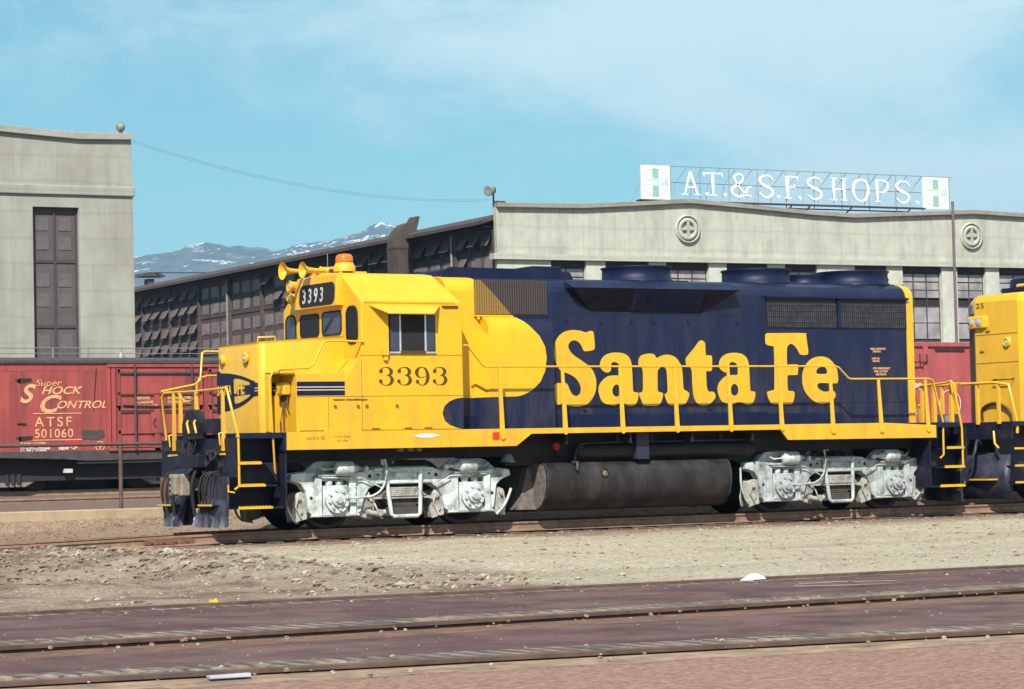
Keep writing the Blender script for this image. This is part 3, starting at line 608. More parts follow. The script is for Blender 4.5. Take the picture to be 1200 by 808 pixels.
# plane of the slanted face: letter-right = -Y, up = along slope
up = Vector((sl,0,1)).normalized(); nrm = Vector((-1,0,sl)).normalized()
def plane_nb(y, z, off): 
    x = .24 + (z-3.935)*sl; o = Vector((x,y,z)) + nrm*off
    return Matrix(((0,up.x,nrm.x,o.x),(-1,up.y,nrm.y,o.y),(0,up.z,nrm.z,o.z),(0,0,0,1)))
pb = outline('number_board', [rr2(-.69,.69,-.20,.20,.13)], M_dark, cab, plane_nb(-.10, 4.165, .006), .008)
text('number', '3393', .36, mat('number_grey', (.40,.43,.46), .5), pb, plane_nb(.46, 4.04, .013), bold=.006, sx=.82, spacing=1.55)
# front windows
def rw(name, y0, y1, z0, z1, m, r=.07, x=.378, parent=cab):
    o = outline(name, [rr2(-y1,-y0,z0,z1,r)], m, parent, plane_mx(x, 0, 0), .012)
    fr = outline('window_gasket', [rr2(-y1-.03,-y0+.03,z0-.03,z1+.03,r+.03), rr2(-y1,-y0,z0,z1,r)], M_dark, o, plane_mx(x-.004, 0, 0), .02)
    return o
wa = rw('front_window', .10, .80, 3.455, 3.82, M_glass); wb = rw('front_window', -.77, -.07, 3.45, 3.83, M_glassb)
b = MB().tube([(.355,-.14,3.5),(.35,-.5,3.75)], .009, 5); b.build('wiper', M_blk, wb)
rw('front_window', 1.02, 1.40, 3.30, 3.85, M_glassb, .14); rw('front_window', -1.38, -1.00, 3.26, 3.88, M_glass, .14)
b = MB()
for z in (4.39, 4.17):
    b.cyl((.22,.93,z),(.39,.93,z), .085, n=16); b.lathe([(.10,0),(.105,.03),(.09,.06)], (.20,.93,z), (1,0,0), 16)
hl = b.build('headlight', M_yel, cab)
b = MB()
for z in (4.39, 4.17): b.lathe([(.0,.0),(.075,.02),(.08,.03)], (.205,.93,z), (1,0,0), 16)
b.each('lens', M_lens, hl)
# horn on roof
hn = MB()
def bell(b, y, x0, L, z, r, dirx=-1):
    b.lathe([(r,0),(r*.93,.012),(r*.55,.06),(r*.34,.13),(r*.24,.25),(r*.2,L)], (x0,y,z), (-dirx,0,0), 18)
    b.sphere((x0-dirx*(L+.02),y,z), r*.32, 6)
bell(hn, .42, -.17, .62, 4.63, .165); bell(hn, .12, .08, .48, 4.63, .15); bell(hn, .27, .95, .40, 4.68, .10, 1)
hn.box(.42,.62,.02,.52,4.53,4.58); hn.tube([(.5,.42,4.66),(.5,.27,4.6),(.5,.12,4.66)], .03)
hn.build('air_horn', M_yel, E_)
# beacon
bc = MB().lathe([(.20,0),(.20,.10),(.17,.13),(.165,.16)], (.87,0,4.60), (0,0,1), 24)
for a in range(4): bc.tube([(.87+.18*math.cos(a*1.571+.7), .18*math.sin(a*1.571+.7), 4.5),(.87+.18*math.cos(a*1.571+.7), .18*math.sin(a*1.571+.7), 4.62)], .02, 6)
bo = bc.build('beacon', M_yel, E_)
MB().lathe([(.155,0),(.16,.02),(.155,.11),(.12,.155),(.02,.17)], (.87,0,4.76), (0,0,1), 24).build('beacon_lens', M_amber, bo)
b = MB().tube([(.66,.25,4.5),(.66,.25,4.95)], .008, 5); b.build('whip_aerial', M_grey, E_)
b = MB().box(.95,1.25,-.14,.14,4.53,4.60); b.build('roof_plate', M_yel, E_)
# --- short hood (nose), rounded corners
def rrect_xy(x0,x1,y0,y1,r): return rr2(x0,x1,y0,y1,r,4)
lo = rr2(-1.28,.45,-.9,.9,.13,5); b = MB()
n = len(lo)
def ztop(x): return 3.29+.10*(x+1.28)/1.66
A = [(x,y,1.70) for x,y in lo]; Bq = [(x,y,ztop(x)-.06) for x,y in lo]; Cq = [(-.4+(x+.4)*.975, y*.965, ztop(x)) for x,y in lo]
b.add(A+Bq, [(i,(i+1) % n,(i+1) % n+n,i+n) for i in range(n)], True); b.add(Bq+Cq, [(i,(i+1) % n,(i+1) % n+n,i+n) for i in range(n)], True); b.add(Cq, [tuple(range(n))])
nose = b.build('short_hood', M_yel, E_)
bmesh_merge(nose.data)
# battery box / side cabinet flush with the sill
MB().prism([(-.91,1.69),(.37,1.69),(.37,2.98),(.28,2.97),(.05,2.60),(.02,2.74),(-.91,2.70)], 'y', -1.53, -.88).build('side_cabinet', M_yel, E_, bevel=.012)
b = MB()
b.box(-.90,.36,-1.534,-1.5,2.300,2.308); b.box(-.30,-.294,-1.534,-1.5,1.72,2.30)
for x in (-.2,.05,.24,.55,1.2,1.6): b.box(x,x+.22 if x < .5 else x+.15,-1.545,-1.5,2.245 if x<.5 else 1.735,2.262 if x<.5 else 1.75)
b.box(-.86,-.40,-1.56,-1.5,1.70,1.722)
for x in (-.17,.28,.45,1.05): b.box(x-.02,x+.02,-1.56,-1.5,2.12,2.16)
b.each('cabinet_latch', mat('latch_brown', (.16,.10,.02), .6), E_)
# recess with hand brake gear between nose and cabinet
rc = MB().box(-1.20,-.90,-1.50,-.88,2.70,2.76); rc.box(-1.20,-1.14,-1.06,-.88,1.70,2.70)
rc = rc.build('hand_brake_recess', M_yel, E_, bevel=.02)
hb = MB().box(-1.06,-.915,-1.34,-1.04,2.34,2.56); hb = hb.build('hand_brake', M_yel, E_, bevel=.03)
b = MB(); rr = random.Random(3)
for i in range(9):
    y, z = -1.06-.03*i, 2.32-.035*(i % 5); b.tube([(-.95,y,2.36),(-.97,y+.02,z-.05),(-.95,y-.02,z-.16)], .012, 5)
b.tube([(-.95,-1.1,2.36),(-.96,-1.12,1.72)], .014, 5); b.build('brake_chain', mat('chain_brown', (.10,.06,.02), .6), hb)
# stripes
M_cream = mat('cream_stripe', (.55,.42,.26), .5)
def stripes(mk, z0, z1, parent, plane, u0, u1):
    H = z1-z0
    for a, c, m in ((0,.36,M_blu),(.43,.57,M_blu),(.64,1,M_blu),(.36,.43,M_cream),(.57,.64,M_cream)):
        outline('stripe', [[(u0,z0+a*H),(u1,z0+a*H),(u1,z0+c*H),(u0,z0+c*H)]], m, parent, plane, .005)
stripes(0, 2.325, 2.565, E_, plane_y(0,-1.534,0), -.90, .03)
stripes(0, 2.345, 2.575, nose, plane_y(0,-.903,0), -1.16, -1.0)
stripes(0, 2.345, 2.575, nose, plane_mx(-1.283,0,0), .66, .79)
for sx in (-1,):
    b = MB().tube([(-1.285,-.36,3.02),(-1.33,-.36,3.02)], .085, 18); cl = b.build('class_light', M_yel, nose)
    MB().lathe([(.11,0),(.11,.012),(.075,.03),(.055,.03),(.05,0)], (-1.31,-.36,3.02), (-1,0,0), 20).build('bezel', M_yel, cl)
    MB().lathe([(.055,0),(.04,.025),(.005,.035)], (-1.325,-.36,3.02), (-1,0,0), 16).build('lens', M_lens, cl)
b = MB().lathe([(.10,0),(.09,.05),(.02,.06)], (-1.28,.60,3.02), (-1,0,0), 16); b.build('class_light', M_yel, nose)
# emblem: Y,Z from the photograph's nose plane (letter x = -Y)
def em(px, py): return (-(0.89 - (px-115)/535*1.36)*1.0, 2.79 - (py-122)/585*.70)
lens = catmull([em(*p) for p in [(118,124),(200,122),(300,128),(400,150),(500,178),(600,216),(680,258),(735,292),(735,470),(690,512),(600,580),(500,632),(400,664),(300,684),(200,696),(120,706)]], 3)
lens = [(max(x,-.885),z) for x, z in lens]
emb = outline('emblem', [lens], M_blu, nose, plane_mx(-1.283,0,0), .004)
q1 = [em(*p) for p in [(398,232),(420,216),(480,225),(560,252),(650,290),(650,325),(400,325)]]
q2 = [em(*p) for p in [(410,478),(655,466),(650,490),(560,545),(480,578),(425,585),(408,560)]]
q0 = [em(*p) for p in [(398,325),(470,322),(455,360),(440,438),(402,438)]]
for q in (q1,q2,q0): outline('emblem_panel', [q], M_yel, emb, plane_mx(-1.287,0,0), .003)
text('emblem_letters', 'FE', .30, M_yel, emb, plane_mx(-1.289,.03,2.40), bold=.012, shear=0)
text('emblem_letters', 'SANTA', .24, M_yel, emb, plane_mx(-1.289,.87,2.40), bold=.005, sx=.74, spacing=1.08)
# --- lettering
for key, dx in (('S',0),('a',LT['a_dx']),('n',0),('t',0),('a',0),('F',0),('e',0)):
    outline('letter', [[(x+dx,z) for x,z in catmull(lp,4)] for lp in LT[key]], M_yel, lh, plane_y(0,-.9585,0), .005)
D3 = [[(125,200,38),(150,150,12),(205,135,8),(252,148,26),(282,195,54),(262,240,34),(215,255,8)],[(235,254,8),(275,275,34),(293,325,54),(262,378,34),(205,396,8),(155,383,12),(120,335,36)]]
D3c = [(132,190,30),(125,338,28)]
D9 = [[(660,330,36),(695,385,12),(740,398,8),(790,370,32),(816,310,50),(818,240,52),(795,170,34),(760,140,14),(725,134,8),(690,148,26),(656,200,56),(668,255,36),(705,283,10),(745,283,8),(785,262,6)]]
D9c = [(665,345,28)]
def num(pts, dx): return [(.700+(p[0]+dx-95)*.001364, 2.809-(p[1]-135)*.0012, *( [p[2]*.00130] if len(p) > 2 else [])) for p in pts]
k = 0
for strokes, balls, dx in ((D3,D3c,0),(D3,D3c,267),(D9,D9c,0),(D3,D3c,793)):
    loops = []
    for st in strokes:
        outline('cab_number', [ribbon(num(st,dx))], M_brown, cab, plane_y(0,-1.5335-.0004*(k % 5),0), .002); k += 1
    for bx in balls:
        p = num([bx],dx)[0]; outline('cab_number', [disc2(p[0],p[1],p[2]*.95,12,1.0)], M_brown, cab, plane_y(0,-1.5335-.0004*(k % 5),0), .002); k += 1
# stencils
for x, z, s, txt in ((12.28,3.17,.05,'FUEL CAPACITY'),(12.34,3.12,.045,'2600 GAL'),(12.31,2.98,.045,'LUBE OIL'),(12.33,2.93,.045,'243 GAL'),(12.34,2.78,.05,'FOR EMERGENCY'),(12.36,2.72,.05,'FUEL CUTOFF'),(12.4,2.66,.05,'USE VALVE')):
    text('stencil', txt, s*1.1, M_text, lh, plane_y(x-.12,-.957,z), bold=.002)
text('stencil', 'SANTA FE', .085, mat('stencil_brown', (.28,.17,.03), .6), E_, plane_y(-.78,-1.588,1.555))
text('stencil', 'LT WT 259400', .05, bpy.data.materials['stencil_brown'], E_, plane_y(-.22,-1.588,1.59)); text('stencil', 'OCT 1984', .05, bpy.data.materials['stencil_brown'], E_, plane_y(-.18,-1.588,1.52))
outline('builder_plate', [[(1.32,1.60),(1.5,1.635),(1.72,1.635),(1.90,1.60),(1.72,1.56),(1.5,1.56)]], mat('plate_pale_blue', (.45,.55,.58), .4), E_, plane_y(0,-1.589,0), .006)
outline('fuel_cutoff_plate', [[(2.97,1.50),(3.11,1.50),(3.11,1.64),(2.97,1.64)]], M_red, E_, plane_y(0,-1.589,0), .006)
# --- handrails
def handrail(s):
    y = -1.535*s
    up_ = [(2.44,y,3.20),(2.52,y,3.20),(2.81,y,2.86),(2.88,y,2.82),(10.82,y,2.82),(10.90,y,2.79),(11.12,y,2.59),(11.2,y,2.57),(13.15,y,2.57)]
    h = MB().tube(up_, .019).build('handrail', M_yel, E_)
    for x, zt in ((3.17,2.81),(4.51,2.81),(5.77,2.81),(6.99,2.81),(8.23,2.81),(9.43,2.81),(10.67,2.81),(11.87,2.56),(13.06,2.56)):
        yb = -1.59*s; zb = 1.555 if x < 3.4 or x > 9.5 else 1.625
        b = MB().hexa([(x-.05,yb-.02*s,zb),(x+.05,yb-.02*s,zb),(x+.05,yb,zb),(x-.05,yb,zb),(x-.027,y-.012,zt),(x+.027,y-.012,zt),(x+.027,y+.012,zt),(x-.027,y+.012,zt)])
        b.cyl((x,yb-.024*s,zb),(x,yb,zb), .05, n=12); b.build('stanchion', M_yel, h)
handrail(1); handrail(-1)
for s in (1,-1):
    y = -1.5*s
    f = MB().tube([(.40,-1.56*s,3.26),(.10,y,3.27),(-.30,y,3.27),(-.36,y,3.24),(-.56,y,2.86),(-.64,y,2.80),(-1.2,y,2.78),(-1.34,y,2.74),(-1.40,y,2.60),(-1.33,y,1.05),(-1.30,y+.03*s,1.0)], .019).build('handrail', M_yel, E_)
    # corner grab: rises from step, bends in to the front rail
    MB().tube([(-2.06,y+.05*s,.74),(-2.0,y,.80),(-2.01,y,1.66),(-2.14,y+.12*s,2.40),(-2.12,y+.2*s,2.47),(-2.10,1.1*s*-1,2.47)], .024).build('corner_grab', M_yel, E_)
    MB().tube([(-2.10,-1.12*s,2.47),(-2.10,-.05*s,2.46)], .018).build('front_rail', M_yel, E_)
    for yy, zb in (((1.1,1.40),(.0,1.74)) if s > 0 else ((.95,1.43),(.66,1.74))):
        MB().hexa([(-2.13,-yy*s-.035,zb),(-2.07,-yy*s-.035,zb),(-2.07,-yy*s+.035,zb),(-2.13,-yy*s+.035,zb),(-2.12,-yy*s-.026,2.48),(-2.08,-yy*s-.026,2.48),(-2.08,-yy*s+.026,2.48),(-2.12,-yy*s+.026,2.48)]).build('front_stanchion', M_yel, E_)
    # rear end
    MB().tube([(13.15,y,2.57),(13.28,y,2.55),(13.49,y,1.82),(13.52,y,1.74),(13.52,y,1.05),(13.46,y+.04*s,.98)], .021).build('rear_grab', M_yel, E_)
    MB().tube([(13.95,-.3*s,2.46),(13.95,-1.15*s,2.5),(13.76,y,2.52),(13.82,y,2.46),(14.01,y,1.58),(14.02,y,.82),(13.96,y+.05*s,.74)], .024).build('rear_grab', M_yel, E_)
    for yy in (1.28,.75): MB().hexa([(13.9,-yy*s-.04,1.66),(13.98,-yy*s-.04,1.66),(13.98,-yy*s+.04,1.66),(13.9,-yy*s+.04,1.66),(13.92,-yy*s-.028,2.49),(13.97,-yy*s-.028,2.49),(13.97,-yy*s+.028,2.49),(13.92,-yy*s+.028,2.49)]).build('rear_stanchion', M_yel, E_)
MB().tube([(-2.1,1.5,2.5),(-1.45,1.5,2.62),(-1.32,1.5,2.70),(-1.28,1.5,3.20),(-1.22,1.5,3.22),(-.9,1.45,3.22)], .022).build('far_side_grab', M_yel, E_)
b = MB().tube([(-.55,.7,3.36),(-.55,.7,3.44),(-.2,.7,3.46),(-.2,.7,3.38)], .016, 6); b.build('nose_grab', M_yel, E_)
ch = [(-2.1, .75-.14*i, 2.44-.16*(1-((i-3)/3)**2)) for i in range(7)]; MB().tube(ch, .016, 6).build('gate_chain', M_yel, E_)
# --- steps (front and rear, both sides)
def stepwell(x0, xdir, s):
    """x0 = end plate, treads get deeper downwards"""
    X = lambda d: x0 + xdir*d
    yo, yi = -1.53*s, -.92*s
    def bx(b, a, c, y0, y1, z0, z1): return b.box(min(a,c),max(a,c),min(y0,y1),max(y0,y1),z0,z1)
    sw = bx(MB(), X(.90), X(.93), yo, yi, .40, 1.69); bx(sw, X(0), X(.90), yi, yi+.03*s, .40, 1.69)
    bx(sw, X(.0), X(.90), -1.2*s, -1.17*s, .82, 1.18); bx(sw, X(.05), X(.9), -1.05*s, -1.03*s, 1.2, 1.6)
    st = sw.build('step_well', M_pilot if s > 0 else M_blu, E_)
    for z, d in ((1.19,.46),(.81,.53),(.43,.66)):
        b = bx(MB(), X(0.02), X(d+.22), -1.50*s, -1.06*s, z-.03, z-.004); b.build('step_plate', M_blu, st)
        b = bx(MB(), X(0.02), X(d), -1.53*s, -1.50*s, z-.03, z+.008)
        for i in range(10): bx(b, X(.04+i*(d-.04)/10), X(.04+i*(d-.04)/10+.018), -1.53*s, -1.47*s, z+.006, z+.022)
        b.build('tread_edge', M_yel, st)
    return st
for s in (1,-1):
    stepwell(-2.05, 1, s); stepwell(14.06, -1, s)
MB().box(-1.18,-1.125,-1.56,-1.2,1.38,1.69).build('sill_end', M_blu, E_)
MB().box(-2.05,-1.62,-1.53,-1.49,1.625,1.66).build('tread_edge', M_yel, E_)
MB().box(13.28,13.33,-1.56,-1.2,1.36,1.69).build('sill_end', M_blu, E_)
M_scuff = mat('scraped_bare_metal', (.36,.36,.38), .6, 0, var=.5, scale=14, dirt=(.03,.03,.05), damt=.95, dscale=9)
M_plow = mat('scraped_plow_paint', (.016,.018,.034), .5, var=.3, scale=4, spec=.35, dirt=(.055,.055,.07), damt=.7, dscale=4); grime(M_plow, (.30,.30,.32), .85, .14, .30)
# --- ends: pilot plates, coupler, hoses, drop step
def end(x, d):
    X = lambda a: x + d*a   # a>0 = outwards
    def bx(b, a, c, y0, y1, z0, z1): return b.box(min(X(a),X(c)),max(X(a),X(c)),y0,y1,z0,z1)
    ep = bx(MB(), 0, .04, -1.53, 1.53, 1.30, 1.62); bx(ep, .0, .05, -1.53, -.30, .95, 1.31); bx(ep, .0, .05, .30, 1.53, .95, 1.31)
    ep.build('end_plate', M_pilot, E_)
    pp = MB()
    for s in (-1, 1):
        pp.hexa([(X(.02),s*.28,.12),(X(.10),s*1.27,.10),(X(.06),s*1.27,.10),(X(-.02),s*.28,.12),(X(.10),s*.28,.98),(X(.08),s*1.3,.96),(X(.04),s*1.3,.96),(X(.06),s*.28,.98)])
        pp.hexa([(X(.34),s*.35,.10),(X(.16),s*1.25,.09),(X(.10),s*1.25,.09),(X(.20),s*.35,.10),(X(.10),s*.35,.62),(X(.12),s*1.25,.55),(X(.08),s*1.25,.55),(X(.06),s*.35,.62)])
    pp.each('pilot_plate', M_plow, E_)
    b = MB()
    for s in (-1, 1): bx(b, .10, .30, s*.82-.30, s*.82+.30, .46, .485)
    b.each('foot_board', M_pilot, E_)
    b = MB()
    for s in (-1, 1): bx(b, .30, .32, s*.86-.27, s*.86+.27, .462, .492)
    for s in (-1, 1): bx(b, .05, .08, s*1.0-.18, s*1.0+.18, 1.33, 1.365)
    b.each('foot_board_edge', M_yel, E_)
    cu = bx(MB(), -.2, .22, -.11, .11, .72, .96); bx(cu, .20, .30, -.20, .20, .66, 1.0)
    bx(cu, .28, .46, -.22, -.05, .64, 1.02); bx(cu, .28, .50, .06, .22, .64, 1.02); bx(cu, .42, .54, -.12, .06, .66, 1.0)
    co = cu.build('coupler', mat('coupler_tan', (.20,.17,.13), .8, var=.4, scale=9) if d < 0 else mat('coupler_grey', (.10,.09,.085), .7), E_, bevel=.025)
    b = MB(); 
    for z in (.73,.83,.93): bx(b, .49, .505, .08, .20, z-.022, z+.022)
    b.build('knuckle_slot', M_dark, co)
    b = MB()
    for y, m_ in ((-.38,0),(.45,0),(-.66,1),(-.80,1),(-.92,1),(.70,1),(.9,1)):
        z0 = 1.12 if m_ == 0 else 1.05; r_ = .034 if m_ == 0 else .018
        b.tube(catmull([(X(.06),y,z0),(X(.24),y+.01,z0-.06),(X(.31),y+.03,z0-.3),(X(.28),y+.07,.55),(X(.22),y+.1,.24)], 4, closed=False), r_, 7)
    b.each('air_hose', M_blk, E_)
    b = MB()
    for y in (-.32,.55): b.sphere((X(.22),y,.22), .06, 6)
    b.each('hose_coupling', M_silver, E_)
    return X, bx
X, bx = end(-2.05, -1)
b = MB().prism([(.34*math.cos(R(a)), 1.80+.34*math.sin(R(a))) for a in range(0,181,15)] + [(-.34,1.62),(.34,1.62)], 'x', -2.22, -2.06); b.build('walkway_bracket', M_pilot, E_)
b = MB().box(-2.24,-2.19,-.16,.20,1.70,1.86); b.box(-2.24,-2.2,-.3,.3,1.86,1.90); b.build('receptacle', M_pilot, E_)
MB().box(-2.16,-2.08,-.98,-.36,1.71,1.96).build('drop_step', M_pilot, E_, bevel=.01)
b = MB().box(-2.35,-2.05,-.55,.5,1.12,1.34); b.hexa([(-2.45,-.35,1.0),(-2.45,.3,1.0),(-2.1,.3,1.2),(-2.1,-.35,1.2),(-2.40,-.35,1.08),(-2.40,.3,1.08),(-2.1,.3,1.32),(-2.1,-.35,1.32)]); b.build('anticlimber', M_pilot, E_, bevel=.015)
b = MB()
for y in (-1.1,-1.25,1.0): b.tube([(-2.1,y,1.72),(-2.18,y,1.70),(-2.16,y,1.5)], .016, 6)
for y in (-.2,.1): b.tube([(-2.2,y,1.95),(-2.28,y-.1,1.9),(-2.26,y-.14,1.72)], .022, 6)
b.each('uncoupling_lever', M_yel, E_)
MB().tube([(-2.14,-1.35,.82),(-2.14,-1.35,.70),(-2.1,-1.5,.69)], .018, 6).build('uncoupling_lever', M_yel, E_)
MB().box(-2.12,-1.8,1.05,1.58,.55,.96).build('end_block', M_rust, E_, bevel=.02)
q_ = random.Random(5); b = MB()
for i in range(16): y = q_.uniform(-1.25,1.2); z = q_.uniform(.98,1.5); b.box(-2.13-q_.uniform(0,.1),-2.04,y,y+q_.uniform(.04,.16),z,z+q_.uniform(.03,.12))
b.each('pilot_bracket', M_grime, E_)
b = MB()
for i in range(7):
    y = q_.uniform(-1.1,1.0); z = q_.uniform(1.3,1.6); y2 = y+q_.uniform(-.5,.5); b.tube(catmull([(-2.1,y,z),(-2.22,(y+y2)/2,z-.18-q_.uniform(0,.2)),(-2.16,y2,z-q_.uniform(-.1,.1))],4,closed=False), q_.uniform(.014,.028), 6)
b.each('control_cable', M_blk, E_)
b = MB() # scuffed bare metal on the plow
X2, _ = end(14.06, 1)
# --- fuel tank, reservoirs, details
tp = [(0,1.08),(-1.08,1.08),(-1.22,1.05),(-1.30,.97),(-1.34,.80),(-1.34,.62),(-1.28,.42),(-1.14,.26),(-.95,.18),(0,.17)]
tp = tp + [(-y,z) for y,z in reversed(tp[1:-1])]
b = MB().prism(tp, 'x', 4.27, 8.38, False); tk = b.build('fuel_tank', M_grime, E_)
for f in tk.data.polygons: f.use_smooth = len(f.vertices) == 4
tk.data.set_sharp_from_angle(angle=R(40))
MB().prism([(y*1.006, .625+(z-.625)*1.008) for y,z in tp], 'x', 8.36, 8.40).build('tank_end_rim', M_grime, tk)
MB().prism([(y*1.006, .625+(z-.625)*1.008) for y,z in tp], 'x', 4.25, 4.28).build('tank_end_rim', M_grime, tk)
dustm = mat('dusty_tank_end', (.115,.095,.085), .8, var=.5, scale=9)
MB().prism([(y*.97, .625+(z-.625)*.96) for y,z in tp], 'x', 4.235, 4.255).build('tank_end_plate', dustm, tk)
MB().hexa([(3.86,-.95,.22),(4.24,-.95,.22),(4.24,.95,.22),(3.86,.95,.22),(4.16,-.80,1.0),(4.24,-.80,1.0),(4.24,.80,1.0),(4.16,.80,1.0)]).build('tank_sump', dustm, tk)
MB().lathe([(.085,0),(.085,.03),(.06,.035),(.055,.015),(.0,.015)], (5.51,-1.325,.86), (0,-1,0), 20).build('fuel_gauge', M_grime, tk)
MB().lathe([(.05,0),(.01,.01)], (5.51,-1.345,.86), (0,-1,0), 16).build('gauge_glass', mat('brass', (.35,.25,.12), .4, .6), tk)
b = MB().tube([(4.9,-1.2,1.06),(4.9,-1.36,1.06),(4.9,-1.36,.92)], .035, 8); b.tube([(5.02,-1.1,1.08),(5.02,-1.2,1.3),(5.1,-1.24,1.36)], .03, 8); b.build('filler_pipe', M_grime, tk)
b = MB().cyl((4.62,-1.05,1.2),(4.52,-1.24,1.35), .035); fc = b.build('filler_neck', M_blk, tk)
MB().cyl((4.53,-1.23,1.345),(4.50,-1.29,1.385), .062).build('filler_cap', M_red, tk)
b = MB().lathe([(.0,0),(.10,.03),(.13,.1),(.13,4.0),(.10,4.07),(0,4.1)], (4.98,-1.15,1.26), (1,0,0), 18); ar = b.build('air_reservoir', M_blk, E_)
MB().tube([(4.95,-1.2,1.12),(4.97,-1.22,1.28),(5.06,-1.24,1.40),(5.3,-1.25,1.42),(9.2,-1.25,1.43)], .022).build('air_pipe', M_grime, E_)
b = MB()
for x in (5.85,6.6,7.4,8.2,8.9): b.box(x-.03,x+.03,-1.30,-1.2,1.43,1.56)
b.each('pipe_bracket', M_blk, E_)
MB().box(6.22,6.50,-1.36,-1.1,1.10,1.598).build('junction_plate', mat('dark_blue_grey', (.02,.02,.04), .5), E_)
MB().lathe([(.0,.16),(.06,.15),(.10,.09),(.125,.02),(.17,0)], (3.5,-1.2,1.10), (0,0,1), 20).build('bell', M_grey, E_)
b = MB()
for x in (1.25,1.45,1.62): b.box(x-.05,x+.05,-1.3,-1.2,1.33,1.39)
b.each('frame_bracket', M_grey, E_)
for x in (-.45, 3.3, 9.5, 13.2): pass

